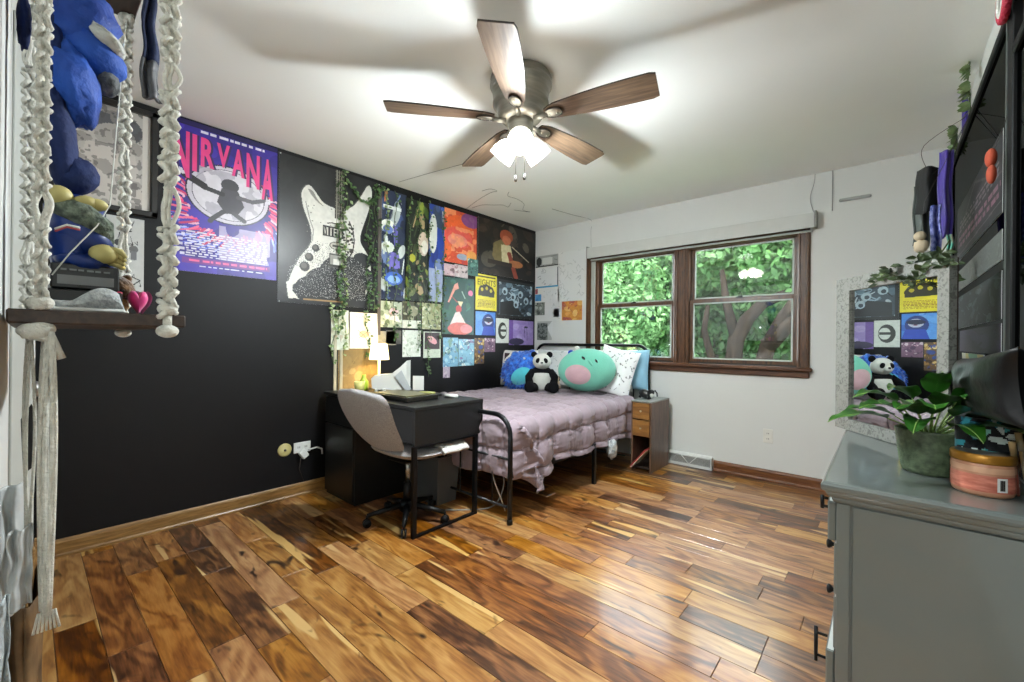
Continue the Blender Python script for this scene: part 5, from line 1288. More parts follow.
# blue plush figure and its neighbours on the shelf
def SP(px, py, x=-1.42): return atX(px, py, x)
M_bp = mat('royal blue plush', '1a4fb0', .8, scale=6, col2='0c2c7c', bump=.3, bscale=60, sheen=.5)
M_bp = mat('bright blue plush', '1350b0', .7, scale=7, col2='082f80', bump=.4, bscale=60, sheen=.05)
M_nv = mat('navy plush', '0c2358', .85, var=.3, bump=.3, bscale=80)
U = .00164; UV = .00235   # metres per picture pixel at that distance
t = thing('blue_plush_figure', SP(80, 272), 'tall bright blue plush figure with grey scarf seated on the macrame shelf', 'plush figure')
def blob(mb, px, py, rx_, ry_, ang=0, x=-1.42, dep=.05, f=None):
    mb.ell(SP(px, py, x), (dep, rx_ * U, ry_ * UV), Matrix.Rotation(-ang, 3, 'X'), 26, 18, f or fuzz(.09, 3)); return mb
mb = MB(); mb.use(M_bp)
blob(mb, 80, 22, 40, 34, .2, dep=.07, f=fuzz(.22, 4)); blob(mb, 92, 55, 40, 20, .55, dep=.06); blob(mb, 70, 85, 30, 40, -.2, dep=.07, f=fuzz(.2, 2.5))
mb.use(M_nv); blob(mb, 52, 60, 14, 70, 0, dep=.05); blob(mb, 60, 140, 17, 52, -.1, dep=.06); blob(mb, 76, 176, 24, 18, .5, dep=.05)
blob(mb, 24, 22, 7, 26, 0, x=-1.5, dep=.03, f=fuzz(.2, 3))
mb.build('hood', t)
mb = MB().use(M_whp); blob(mb, 104, 42, 24, 7, .5, x=-1.39, dep=.05, f=fuzz(.2, 8)); mb.build('fur_trim', t)
mb = MB().use(mat('grey fuzzy hair', '6d7072', .95, scale=30, col2='35383a', bump=.8, bscale=60)); blob(mb, 108, 84, 13, 12, 0, dep=.04); mb.build('hair', t)
mb = MB().use(mat('cobalt satin', '0f3688', .4, scale=5, col2='071f58'))
mb.tube([SP(75, 210), SP(82, 236, -1.38), SP(104, 252, -1.36)], [.052, .042, .024], 16); blob(mb, 72, 240, 25, 40, 0, dep=.07); blob(mb, 84, 264, 30, 10, .1, x=-1.40, dep=.07)
mb.build('coat', t)
mb = MB().tube([SP(55, 229, -1.335), SP(67, 225, -1.325), SP(80, 228, -1.32)], .0028, 6); mb.build('white_stripe', t, M_whp)
mb = MB().tube([SP(55, 231, -1.333), SP(67, 227, -1.323), SP(80, 230, -1.318)], .0022, 6); mb.build('red_stripe', t, mat('red piping', 'b04a50', .6))
mb = MB().tube([SP(58, 204, -1.37), SP(82, 214, -1.35), SP(102, 228, -1.36), SP(108, 244, -1.38)], [.022, .026, .024, .012], 14); mb.build('scarf', t, mat('grey green knit', '76806f', .95, scale=60, col2='3c443c', bump=.8, bscale=120))
M_cream = mat('cream yellow plastic', 'b5a968', .55, var=.15)
MB().ell(SP(59, 196, -1.36), .023, None, 16, 12).build('button', t, M_cream)
mb = MB().ell(SP(86, 203, -1.36), (.02, .022, .016), None, 14, 10, fuzz(.15, 4)).ell(SP(97, 205, -1.36), (.016, .02, .014), None, 12, 8); mb.build('yellow_tuft', t, M_cream)
mb = MB()
hc = SP(104, 254, -1.345); mb.ell(hc, (.02, .026, .022), None, 16, 10)
for k in range(4): mb.tube([hc + Vector((.006 - k * .006, .008, .012 - k * .009)), hc + Vector((.008 - k * .006, .028, .008 - k * .010)), hc + Vector((.004 - k * .006, .036, -.004 - k * .008))], [.0075, .007, .005], 8)
mb.build('hand', t, M_cream)
mb = MB().use(M_whp).tube([SP(126, 20, -1.5), SP(110, 205, -1.36), SP(97, 226, -1.33), SP(70, 253, -1.32), SP(52, 275, -1.32)], .0014, 5)
tag(mb.build('white_earphone_wire'), 'thin white wire draped across the blue plush figure on the shelf', 'wire')
# dark boxes below the figure, shoe, bear, heart
a = SP(72, 296, -1.42)
t = thing('black_game_box', (a.x, a.y, SZ), 'black printed boxes stacked on the macrame shelf under the blue figure', 'box')
B1 = (-1.42, .115, SZ); mb = MB().use(mat('black card', '161718', .35)).bb((-1.50, .03, SZ), (-1.34, .150, SZ + .055), .003); mb.build('lower_box', t)
mb = MB().use(_M['black card']).bb((-1.50, .035, SZ + .057), (-1.345, .145, SZ + .112), .003); mb.build('upper_box', t)
mb = MB().bb((-1.342, .045, SZ + .066), (-1.3405, .135, SZ + .086)); mb.build('grey_label', t, mat('grey label', '77797a', .5))
mb = MB()
for k in range(6): mb.bb((-1.3415, .050 + k * .0135, SZ + .096), (-1.3398, .059 + k * .0135 + (k % 2) * .002, SZ + .100))
mb.build('print_marks', t, _M['grey label'])
t = thing('grey_shoe', SP(80, 312, -1.28), 'pale grey sneaker resting on the front of the macrame shelf', 'shoe')
base_ = SZ
def shoe(u, v):
    a = v * 2 * PI; L_ = .105; yy = .035 + u * L_; hw = .026 * math.sin(min(1, u * 3 + .15) * PI / 2) * (1 - .5 * max(0, u - .8) * 5 * .5)
    hh = (.022 + .030 * max(0, math.sin((u - .25) * PI * 1.1)) ** 1.2) * (1 if u < .92 else (1 - (u - .92) / .08 * .7))
    return Vector((-1.235 + hw * math.cos(a), yy, base_ + .002 + hh * .5 + hh * .5 * math.sin(a)))
MB().grid(shoe, 26, 20, True, flip=True).build('upper', t, mat('pale grey glitter fabric', 'b3b6b6', .6, scale=120, col2='8c9091', bump=.4, bscale=200))
MB().bb((-1.262, .033, base_), (-1.208, .142, base_ + .010), .004).build('sole', t, M_white)
t = thing('teddy_bear', SP(112, 292, -1.4), 'small golden-brown teddy bear on the macrame shelf leaning by the pink heart', 'plush toy')
M_br = mat('brown fur', '6e4a1e', .95, scale=30, col2='3a240e', bump=.8, bscale=80, sheen=.5); M_gd = mat('golden fur', 'b08a3c', .95, scale=30, bump=.8, bscale=80, sheen=.5)
X_ = -1.45
mb = MB().use(M_gd).ell(SP(110, 303, X_), (.035, .034, .042), None, 18, 12, fuzz(.1, 4)).ell(SP(100, 292, X_ + .02), (.02, .03, .016), None, 14, 8).tube([SP(100, 290, X_), SP(92, 296, X_ + .03)], [.014, .012], 8); mb.build('body', t)
mb = MB().use(M_br).ell(SP(119, 289, X_ + .01), (.032, .030, .030), None, 18, 12, fuzz(.1, 4)).ell(SP(103, 281, X_), (.025, .028, .016), None, 14, 10, fuzz(.1, 4)); mb.build('head', t)
for px in (112, 127): MB().ell(SP(px, 279, X_ - .01), (.009, .011, .011), None, 10, 8).build('ear', t, M_br)
MB().ell(SP(122, 291, X_ + .045), .005, None, 8, 6).build('nose', t, M_eye)
p = SP(140, 300, -1.42)
t = thing('heart_plush', (p.x, p.y, SZ), 'hot pink heart-shaped cushion toy at the right end of the macrame shelf', 'plush toy')
def heart(u, v):
    a = v * 2 * PI; r_ = math.sin(u * PI / 2) if u <= 1 else 0
    hx = 16 * math.sin(a) ** 3; hz = 13 * math.cos(a) - 5 * math.cos(2 * a) - 2 * math.cos(3 * a) - math.cos(4 * a)
    return hx, hz, r_
for sgn, m, nm in ((1, mat('hot pink satin', 'd8277f', .45, var=.2, sheen=.4), 'front_panel'), (-1, mat('light pink satin', 'e06ab4', .45, sheen=.4), 'back_panel')):
    def hf(u, v, s_=sgn):
        hx, hz, r_ = heart(u, v); return Vector((p.x + s_ * .020 * math.sqrt(max(0, 1 - u ** 3)), p.y - .004 + (.008 if s_ < 0 else 0) + hx * .00125 * u, SZ + .042 + hz * .0022 * u))
    MB().grid(hf, 10, 40, True, flip=(sgn > 0)).build(nm, t, m)
p = SP(122, 308, -1.38)
tag(MB().tube([(p.x, p.y - .012, SZ), (p.x, p.y - .012, SZ + .035), (p.x, p.y - .008, SZ + .06)], [.012, .012, .009], 12).build('red_bottle', m=mat('crimson plastic', 'b81f4c', .4)), 'small crimson bottle standing between the teddy bear and the pink heart', 'bottle')
# navy cloth with grey tag hanging under the upper plank at its far end
p0 = atX(141, 2, -1.76); p1 = atX(157, 2, -1.76); p2 = atX(150, 99, -1.76)
def nc(u, v):
    y = p0.y + (p1.y - p0.y) * (u * (.7 + .5 * v) + .1); z = p0.z + .06 + (p2.z - p0.z - .06) * v
    return Vector((-1.76 + .012 * math.sin(u * 9 + v * 3), y + .004 * math.sin(v * 14), z))
t = thing('navy_cloth', (-1.76, p0.y, p2.z), 'navy cloth with a grey lower panel hanging beside the framed portrait', 'cloth')
MB().grid(lambda u, v: nc(u, v * .66), 10, 20, True).build('navy_part', t, mat('navy denim', '1a2748', .8, scale=30, bump=.4), solid=.006)
MB().grid(lambda u, v: nc(u, .66 + v * .34), 10, 12, True).build('grey_panel', t, mat('grey leather', '56575a', .5, scale=30, bump=.4), solid=.008)
# clutter at the very left of the picture, flat against the near wall
def drape(nm, x, y0, y1, z0, z1, m, seed, label, cat='cloth', dx=.03):
    def fn(u, v):
        yy = y0 + (y1 - y0) * u + .003 * mnoise.noise(Vector((v * 4, u * 2, seed))); zz = z0 + (z1 - z0) * v
        return Vector((x - dx * u + .006 * math.sin(u * 9 + seed + v * 2) + .01 * mnoise.noise(Vector((u * 3, v * 4, seed))), yy, zz))
    return tag(MB().grid(fn, 16, 40, True).build(nm, m=m, solid=.002), label, cat)
M_lin = mat('white linen', 'bcc0c0', .9, var=.3, scale=10, bump=.4, bscale=30)
drape('white_cloth', -1.20, -.028, .004, .86, .62, M_lin, 2, 'white cloth hanging against the near wall at the far left, longest of the cloths')
drape('ragged_cloth', -1.12, -.016, .012, .80, .66, M_lin, 9, 'ragged white cloth strip hanging beside the long cord tassel')
drape('grey_towel', -.98, -.028, -.012, .74, .58, mat('pale grey towel', 'a3abad', .95, scale=40, bump=.7, bscale=120), 4, 'pale grey towel hanging nearest the doorway at the lower left corner', 'towel')
tag(MB().prism([(0, 0), (.020, .02), (.024, .10), (.010, .14), (-.004, .11)], (-1.30, .000, .86), (0, 1, 0), (0, 0, 1), (1, 0, 0), .01).build('black_pouch', m=mat('black nylon', '151617', .5)), 'small black pouch hanging on the near wall by the tassel', 'pouch')
t = thing('paper_bag', (-1.55, .0, 0), 'flattened brown paper bag with wood offcuts standing on the floor at the far left', 'bag')
def pb(u, v):
    a = v * 2 * PI; zz = u * .52; k = 1 + .18 * mnoise.noise(Vector((math.cos(a) * 2, math.sin(a) * 2, u * 4)))
    return Vector((-1.62 + k * .16 * math.cos(a), .004 + k * .030 * math.sin(a), zz))
MB().grid(pb, 18, 36, True, flip=True).build('body', t, mat('brown kraft paper', '8a6a44', .8, scale=8, col2='4e3820', bump=.6, bscale=12), solid=.002)
for k in range(4):
    MB().box((-1.70 + .06 * k, .006 + .004 * k, .36), (.03, .010, .46), rx(.06 * (k - 1.5)) @ ry(.1 * (k - 1.5)), .002).build('offcut', t, wood('pale offcut wood', '6a4824', 'a8824c', .6))

# ================================================================== DRESSER
QX0, QX1, QY0, QY1, QZ = -.105, .312, 1.60, 3.28, .73
t = thing('dresser', ((QX0 + QX1) / 2, (QY0 + QY1) / 2, 0), 'long grey painted dresser with moulded top along the right wall', 'dresser')
def slab_ring(x0, x1, y0, y1, prof):
    """moulded edge: prof = (outset, z)"""
    mb = MB(); V = []
    for o_, z in prof: V += [(x0 - o_, y0 - o_, z), (x1, y0 - o_, z), (x1, y1 + o_, z), (x0 - o_, y1 + o_, z)]
    F = []
    for i in range(len(prof) - 1):
        for j in range(4): F.append((i * 4 + j, i * 4 + (j + 1) % 4, (i + 1) * 4 + (j + 1) % 4, (i + 1) * 4 + j))
    F.append((3, 2, 1, 0)); n = len(prof) - 1; F.append(tuple(n * 4 + j for j in range(4)))
    return mb.add(V, F, False)
slab_ring(QX0, QX1, QY0, QY1, [(0, .665), (.006, .667), (.010, .674), (.012, .682), (.020, .686), (.024, .694), (.026, .700), (.033, .704), (.036, .712), (.036, .720), (.031, .727), (.024, QZ)]).build('top', t, M_grey)
mb = MB().bb((QX0 + .02, QY0 + .012, .03), (QX1, QY1, .664))
mb.build('carcass', t, M_grey)
mb = MB().bb((QX0, QY0, 0), (QX0 + .032, QY0 + .03, .664), .002).bb((QX1 - .04, QY0, 0), (QX1, QY0 + .02, .664), .002).bb((QX0 + .032, QY0 + .001, 0), (QX1 - .04, QY0 + .018, .075), .002)
mb.bb((QX0 + .037, QY0 + .004, .08), (QX1 - .045, QY0 + .013, .660), .002)
mb.build('end_panel', t, M_grey)
MB().bb((QX0, QY1 - .03, 0), (QX0 + .04, QY1, .664), .002).build('corner_post', t, M_grey)
MB().bb((QX0 + .033, QY0 + .0125, .078), (QX0 + .0365, QY0 + .0135, .662)).build('panel_groove', t, mat('dark gap', '2b2e2d', .8))
M_drt = mat('pale drawer edge', 'b9beba', .5)
rows = ((.535, .655, .016), (.372, .528, .0), (.206, .365, .0), (.06, .199, .018))
ym = (QY0 + QY1) / 2
for r_, (z0, z1, op) in enumerate(rows):
    for c_ in range(2):
        y0, y1 = (QY0 + .034, ym - .012) if c_ == 0 else (ym + .012, QY1 - .034)
        o_ = op if c_ == 0 else (op * .5)
        d = MB().use(M_grey).bb((QX0 - .008 - o_, y0, z0), (QX0 + .014 - o_, y1, z1), .004).bb((QX0 + .014 - o_, y0 + .015, z0 + .01), (QX0 + .2, y0 + .025, z1 - .02)).bb((QX0 + .014 - o_, y1 - .025, z0 + .01), (QX0 + .2, y1 - .015, z1 - .02)).use(M_drt).bb((QX0 - .004 - o_, y0 + .004, z1 - .001), (QX0 + .012 - o_, y1 - .004, z1 + .0005)).build('drawer', t)
        xf = QX0 - .008 - o_
        hy = y0 + .05
        if r_ in (1, 2):
            for yk in (y0 + .20 if r_ == 1 else y0 + .22, y1 - .2):
                MB().lathe([(.009, 0), (.006, .008), (.007, .016), (.015, .024), (.016, .030), (.010, .034), (0, .035)], (xf, yk, (z0 + z1) / 2), 16, frame_to((-1, 0, 0))).build('knob', d, M_blackm)
        else:
            yc = y0 + .06 if r_ == 3 else y0 + .03
            for yk in ((yc,) if c_ == 0 else (y1 - .2,)):
                zc = (z0 + z1) / 2 + (.04 if r_ == 3 else .045)
                hl, ho = (.055, .030) if r_ == 3 else (.020, .016)
                mb = MB().tube([(xf - ho, yk, zc - hl), (xf - ho, yk, zc + hl)], .0055, 8)
                for s_ in (-hl * .65, hl * .65): mb.tube([(xf, yk, zc + s_), (xf - ho, yk, zc + s_)], .0045, 8)
                mb.build('bar_handle', d, M_blackm)

# ------------------------------------------------------------------ standing mirror on the dresser
AL, CC = R(35.5), 1.40
NM = Vector((math.cos(AL), math.sin(AL), 0))
def mp(px):
    u = ray(px, 341); u = Vector((u.x, u.y, 0)); return u * (CC / NM.dot(u))
m0, m1 = mp(839), mp(953)
dM = (m1 - m0).normalized(); Lm = (m1 - m0).length
g0, g1 = (mp(852) - m0).length, (mp(941) - m0).length
ZT = CZ + (341 - 287) / FPX * (Vector((mp(852).x, mp(852).y, 0)).dot(_f)); ZB = QZ + .002
t = thing('dresser_mirror', (m0.x, m0.y, QZ), 'rectangular mirror in a pale crackled frame, standing angled on the dresser', 'mirror')
cv = Canvas(110, 16, 'b9bab4')
M_crk = bpy.data.materials.new('crackled pale frame'); M_crk.use_nodes = True
nt = M_crk.node_tree; b = nt.nodes['Principled BSDF']; tc = nt.nodes.new('ShaderNodeTexCoord'); vo = nt.nodes.new('ShaderNodeTexNoise'); vo.inputs['Scale'].default_value = 60; vo.inputs['Detail'].default_value = 2; vo.inputs['Distortion'].default_value = 1.4
rp = nt.nodes.new('ShaderNodeValToRGB'); rp.color_ramp.elements[0].position = .38; rp.color_ramp.elements[0].color = (*lin('62635e'), 1); rp.color_ramp.elements[1].position = .50; rp.color_ramp.elements[1].color = (*lin('868781'), 1)
nt.links.new(tc.outputs['Object'], vo.inputs['Vector']); nt.links.new(vo.outputs[0], rp.inputs[0]); nt.links.new(rp.outputs[0], b.inputs['Base Color']); b.inputs['Roughness'].default_value = .5
FT = .062
def mprism(mb, s0, s1, z0, z1, d0, d1):
    a = m0 + dM * s0 - NM * d0 + Vector((0, 0, z0)); return mb.prism([(0, 0), (s1 - s0, 0), (s1 - s0, z1 - z0), (0, z1 - z0)], a, dM, (0, 0, 1), -NM, d1 - d0)
mb = MB(); mprism(mb, 0, g0, ZB, ZT + FT, -.012, .014); mprism(mb, g1, Lm, ZB, ZT + FT, -.012, .014); mprism(mb, g0, g1, ZT, ZT + FT, -.012, .014); mprism(mb, g0, g1, ZB, ZB + .05, -.012, .014)
mb.build('frame', t, M_crk)
M_mir = mirror_mat('silvered glass', 'dfe3e1')
mb = MB(); mprism(mb, g0 - .004, g1 + .004, ZB + .045, ZT + .004, -.006, .002); mb.build('mirror_glass', t, M_mir)
mb = MB(); mprism(mb, 0.004, Lm - .004, ZB, ZT + FT - .004, -.020, -.0121); mb.build('backing_board', t, mat('mirror backing', '3a2a20', .7))
# dark leaves trailing over its top corner
rr = random.Random(12); mb = MB()
t2 = thing('dark_leaf_garland', m0 + dM * Lm * .7 + Vector((0, 0, ZT + .06)), 'dark leafy garland lying over the top of the angled mirror frame', 'garland')
P = [m0 + dM * (Lm * (.45 + .55 * i / 10)) - NM * .022 + Vector((0, 0, ZT + .015 + .03 * math.sin(i * .9))) for i in range(11)]
MB().tube(P, .002, 5).build('stem', t2, M_stem)
for i in range(70):
    p = rr.choice(P); leaf(mb, p + Vector((rr.uniform(-.02, .02), 0, rr.uniform(-.01, .03))), Vector((rr.uniform(-1, 1), rr.uniform(-1, .3), rr.uniform(-.6, .6))), Vector((-.4, -1, .4)), .036, .018)
mb.build('leaves', t2, mat('dark leaf', '1c2a1a', .5, scale=20, col2='4a5c34'))

# ------------------------------------------------------------------ tall dark glass on the right wall
BX = .285
zt1 = atX(1000, 20, BX).z; zt2 = atX(958, 152, BX).z; BT = (zt1 + zt2) / 2
yb0, yb1 = 1.75, 3.62
t = thing('dark_wall_mirror', (BX, yb0, .95), 'tall dark smoked mirror panels on the right wall behind the dresser', 'mirror')
M_sm = bpy.data.materials.new('smoked glass'); M_sm.use_nodes = True
_n = M_sm.node_tree; _g = _n.nodes.new('ShaderNodeBsdfGlossy'); _g.inputs[0].default_value = (.085, .09, .09, 1); _g.inputs['Roughness'].default_value = .02
_n.links.new(_g.outputs[0], _n.nodes['Material Output'].inputs[0])
ysp = atX(1006, 341, BX).y
MB().bb((BX + .01, ysp + .02, .80), (BX + .02, yb1 - .02, BT - .02)).build('far_glass', t, M_sm)
MB().bb((BX + .01, .95, .80), (BX + .02, ysp - .055, BT - .18)).build('near_glass', t, M_sm)
mb = MB().bb((BX, .9, BT - .02), (RX - .002, yb1, BT + .01), .003).bb((BX, .9, .77), (RX - .002, yb1, .80), .003).bb((BX, yb1 - .02, .80), (RX - .002, yb1, BT - .02), .003).bb((BX, ysp - .055, .80), (RX - .002, ysp + .02, BT - .02), .003).bb((BX, .9, BT - .18), (RX - .002, ysp - .055, BT - .15), .003)
mb.build('frame', t, mat('graphite frame', '0e0f10', .6, spec=.2))
MB().bb((BX - .003, ysp + .012, .80), (BX + .001, ysp + .02, BT - .02)).build('chrome_strip', t, mat('dull chrome', '5c605e', .5))
MB().bb((BX + .02, .93, .80), (RX - .002, yb1 - .02, BT - .02)).build('back_panel', t, mat('back panel black', '101111', .6))

def sm_reflection(name, pl, pr, yt, yb, cvv, label):  # flat sheet with the mirror's dim reflections painted on it
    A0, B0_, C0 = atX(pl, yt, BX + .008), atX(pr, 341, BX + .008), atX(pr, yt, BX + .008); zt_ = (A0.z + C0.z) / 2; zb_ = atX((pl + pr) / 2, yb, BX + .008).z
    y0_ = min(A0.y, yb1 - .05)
    return tag(panel(name, cvv, (BX + .0095, y0_, zt_), (0, B0_.y - y0_, 0), (0, 0, zb_ - zt_), (-1, 0, 0), M_printm, None, .0015), label, 'poster', 'painted reflections on the smoked mirror')
def flag_refl(cv):
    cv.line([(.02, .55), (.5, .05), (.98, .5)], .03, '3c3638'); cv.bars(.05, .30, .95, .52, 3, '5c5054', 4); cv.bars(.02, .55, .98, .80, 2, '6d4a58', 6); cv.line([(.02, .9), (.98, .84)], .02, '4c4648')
sm_reflection('flag_reflection', 958, 1001, 180, 238, abstract(51, '121213', ['18181a', '0d0d0e'], 16, .2, 4, flag_refl, 80, 60, .1), 'painted dim reflection of a black flag with pink and grey bands on the smoked mirror')
sm_reflection('strip_reflection', 958, 1001, 256, 276, abstract(52, '555854', ['636662', '454844'], 60, .05, 8, None, 80, 20, .2), 'painted reflection of a grey speckled strip across the smoked mirror')
sm_reflection('photo_reflection', 957, 1001, 288, 324, abstract(53, '14181a', ['22292c', '2f383c', '3d474a', '0c0f10'], 60, .09, 20, None, 90, 50, .2), 'painted dim reflection of a grey picture on the smoked mirror, above the violet one')
sm_reflection('violet_reflection', 960, 1001, 328, 353, abstract(54, '2a2434', ['352c44', '211c2a'], 16, .24, 2, None, 60, 40, .1), 'painted dim reflection of a violet picture low on the smoked mirror')
o_ = atX(991, 158, .25); t2 = thing('orange_ornament', o_, 'small orange figure ornament hanging in front of the smoked mirror', 'ornament')
MB().ell(o_, (.014, .03, .03), None, 12, 8).ell(o_ - Vector((0, .01, .055)), (.012, .024, .03), None, 12, 8).build('body', t2, mat('orange felt', 'a8452a', .8)); MB().tube([o_, Vector((BX - .002, o_.y, o_.z + .12))], .0012, 5).build('string', t2, M_bdark)
# things hanging in the corner above the angled mirror
def hang_cloth(name, pl, pr, yt, yb, Yd, m, label, cat, seed=0, amp=.012, taper=0):
    a, b_, c = atY(pl, yt, Yd), atY(pr, yt, Yd), atY(pl, yb, Yd)
    def fn(u, v):
        k = 1 - taper * v
        return Vector((a.x + (b_.x - a.x) * (.5 + (u - .5) * k) + .003 * math.sin(v * 9 + seed), Yd + amp * math.sin(u * 8 + seed) + .01 * v, a.z + (c.z - a.z) * v + .006 * math.sin(u * 11 + seed) * v))
    o = tag(MB().grid(fn, 18, 24, True).build(name, m=m, solid=.005), label, cat); return a, b_, c
hang_cloth('purple_scarf', 939, 953, 152, 238, 2.75, mat('purple satin', '43289a', .5, scale=8, col2='2a1a70', sheen=.3), 'bright purple scarf hanging in the corner above the angled mirror', 'scarf', 1)
hang_cloth('blue_beaded_scarf', 931, 941, 206, 272, 2.70, mat('blue patterned cloth', '1d2f7c', .6, scale=60, col2='8a90c8'), 'blue and silver patterned scarf hanging just left of the purple one', 'scarf', 3)
hang_cloth('coral_ribbon', 947, 953, 235, 262, 2.68, mat('coral ribbon', 'c8604a', .6, scale=20, col2='4aa08a'), 'coral and green ribbon below the purple scarf', 'ribbon', 5)
hang_cloth('black_hat_bag', 917, 948, 170, 214, 2.82, mat('black felt', '1a1b1b', .8, bump=.3), 'black cloth bag hanging in the corner behind the scarves', 'bag', 2, .03)
hang_cloth('grey_veil', 914, 930, 186, 246, 2.9, mat('grey sheer cloth', '59605c', .7), 'dark grey cloth hanging leftmost in the corner cluster', 'cloth', 7, .02)
p = atY(921, 246, 2.66); t2 = thing('pale_ornament', p, 'small pale and tan plush ornament hanging at the left of the corner cluster', 'ornament')
MB().ell(p, (.026, .02, .03), None, 14, 10, fuzz(.2, 4)).ell(p + Vector((-.004, 0, .045)), (.022, .018, .022), None, 14, 10).build('body', t2, mat('pale tan plush', 'bfae92', .9))
MB().tube([p + Vector((0, 0, .06)), p + Vector((.01, .02, .20)), Vector((BX + .002, 2.80, BT - .005))], .0012, 5).build('string', t2, M_bdark)
# line they hang on, fixed to ceiling
cord('hanging_line', [atY(926, 168, 2.84), atY(924, 150, 2.84) + Vector((0, 0, .02)), Vector((BX + .002, 2.84, BT - .005))], .0012, M_bdark, 'dark line running from the corner cluster up to the ceiling')
cord('drape_cord', [Vector((BX + .002, 2.86, BT - .005)), atY(948, 158, 2.76), atY(935, 172, 2.80), atY(919, 182, 2.86)], .0012, M_bdark, 'dark sagging cord that carries the scarves in the corner')
rr = random.Random(19); p = atY(930, 262, 2.6)
t2 = thing('dark_leaf_garland', p, 'bunch of dark leaves hanging under the scarves in the corner', 'garland')
mb = MB()
for i in range(90):
    q = atY(rr.uniform(916, 952), rr.uniform(250, 282), 2.62); leaf(mb, q, Vector((rr.uniform(-1, 1), rr.uniform(-.4, .4), rr.uniform(-1, .2))), Vector((0, -1, .2)), .045, .02)
mb.build('leaves', t2, M['dark leaf'] if False else _M['dark leaf']); MB().tube([atY(950, 240, 2.64), atY(935, 262, 2.63), atY(918, 252, 2.63)], .003, 6).build('stem', t2, M_stem)
# decorations above the dark mirror
def ivy_sprig(px, y0, y1, seed, label, m=M_ivyl):
    a, b_ = atX(px, y0, .295), atX(px, y1, .295); rr = random.Random(seed)
    t2 = thing('ivy_sprig', b_, label, 'garland'); MB().tube([a, (a + b_) / 2 + Vector((-.01, 0, 0)), b_], .002, 5).build('stem', t2, M_stem); mb = MB()
    for i in range(40): leaf(mb, a.lerp(b_, rr.random()), Vector((rr.uniform(-1, 0), rr.uniform(-1, 1), rr.uniform(-1, .4))), Vector((-1, 0, .3)), .05, .03)
    mb.build('leaves', t2, m)
ivy_sprig(971, 52, 112, 3, 'pale green leafy sprig hanging over the top edge of the dark wall mirror')
ivy_sprig(958, 128, 150, 5, 'small pale sprig at the far top corner of the dark wall mirror')
a = atX(963, 92, .31); b_ = atX(966, 132, .31)
tag(MB().bb((.306, a.y - .12, b_.z), (.318, a.y, a.z), .003).build('purple_pennant', m=mat('purple felt', '4a3a9c', .7)), 'purple pennant on the wall above the dark mirror', 'pennant')
a = atX(1004, -2, .27); M_red = mat('red tinsel', 'b0203c', .6, bump=.8, bscale=100)
t2 = thing('candy_cane_garland', a, 'red and white tinsel loop hanging at the top right above the dark mirror', 'garland')
P = arc(a + Vector((0, 0, -.01)), .055, 0, 2 * PI, 20, (0, 1, 0), (0, 0, 1))[:-1]
MB().tube([q + Vector((0, 0, .0)) for q in P], .011, 8, closed=True).build('red_tinsel', t2, M_red)
MB().tube([q + Vector((-.006, 0, .0)) * 1 for q in arc(a + Vector((0, 0, -.01)), .040, 0, 2 * PI, 20, (0, 1, 0), (0, 0, 1))[:-1]], .006, 8, closed=True).build('white_tinsel', t2, M_whp)

# ================================================================== ON THE DRESSER
def onq(px, py, back_=0.0):
    p = atZ(px, py, QZ); d = Vector((p.x, p.y, 0)).normalized(); return p + d * back_
PP = onq(929, 477, .070)
t = thing('potted_plant', PP, 'leafy green plant in a ribbed olive ceramic pot on the dresser', 'potted plant')
M_pot = mat('olive glazed ceramic', '5d6b50', .42, scale=60, col2='3e4a36', bump=.2, bscale=90)
KP = .80
prof = [(.074, 0), (.082, .004), (.085, .012)]
for i in range(15):
    z = .016 + i * .0075; r_ = .0855 + .018 * (i / 14) ** .8
    prof += [(r_ + .0012, z), (r_ - .0006, z + .0038)]
prof += [(.105, .130), (.106, .137), (.101, .139), (.098, .132), (.096, .115)]
prof = [(a_ * KP, b2) for a_, b2 in prof]
MB().lathe(prof, PP, 56, cap=False).lathe([(.0, .001), (.074 * KP, .0)], PP, 56, cap=False).build('pot', t, M_pot)
MB().lathe([(.0965 * KP, .118), (.05, .122), (0, .120)], PP, 40, cap=False).build('soil', t, mat('potting soil', '1f1710', .95, bump=1, bscale=90))
M_pl = mat('glossy plant leaf', '33691f', .32, scale=7, col2='184212', coat=.15); M_pl2 = mat('pale leaf rib', '8fae5c', .4); M_ps = mat('pale leaf stalk', '86a05a', .5)
def big_leaf(az, el, sl, ll, wd, droop, seed):
    rr = random.Random(seed); h = Vector((math.cos(az), math.sin(az), 0)); up = Vector((0, 0, 1)); sd_ = h.cross(up)
    p = PP + h * .02 + Vector((0, 0, .12)); P = [p.copy()]; e = el
    for i in range(8): e -= droop * .25 / 8; p = p + (h * math.cos(e) + up * math.sin(e)) * sl / 8; P.append(p.copy())
    st = MB().tube(P, [.0034 - .0002 * i for i in range(9)], 6).build('stalk', t, M_ps)
    n = 14; C_ = [p.copy()]; E_ = [e]
    for i in range(n): e -= droop / n; p = p + (h * math.cos(e) + up * math.sin(e)) * ll / n; C_.append(p.copy()); E_.append(e)
    mb = MB().use(M_pl)
    def fn(u, v):
        i = min(int(v * n), n - 1); f_ = v * n - i; c0 = C_[i].lerp(C_[i + 1], f_); ee = E_[i] * (1 - f_) + E_[i + 1] * f_
        w_ = wd * (math.sin(PI * v ** .72) ** .85) * .5; a = u * 2 - 1; nn = -h * math.sin(ee) + up * math.cos(ee)
        return c0 + sd_ * (a * w_) + nn * (abs(a) * w_ * .30 + .004 * math.sin(v * 16 + seed) * a * a)
    mb.grid(fn, 8, 20, True)
    mb.use(M_pl2).tube([C_[i] + (-h * math.sin(E_[i]) + up * math.cos(E_[i])) * .0012 for i in range(n + 1)], .0012, 5)
    mb.build('leaf', t)
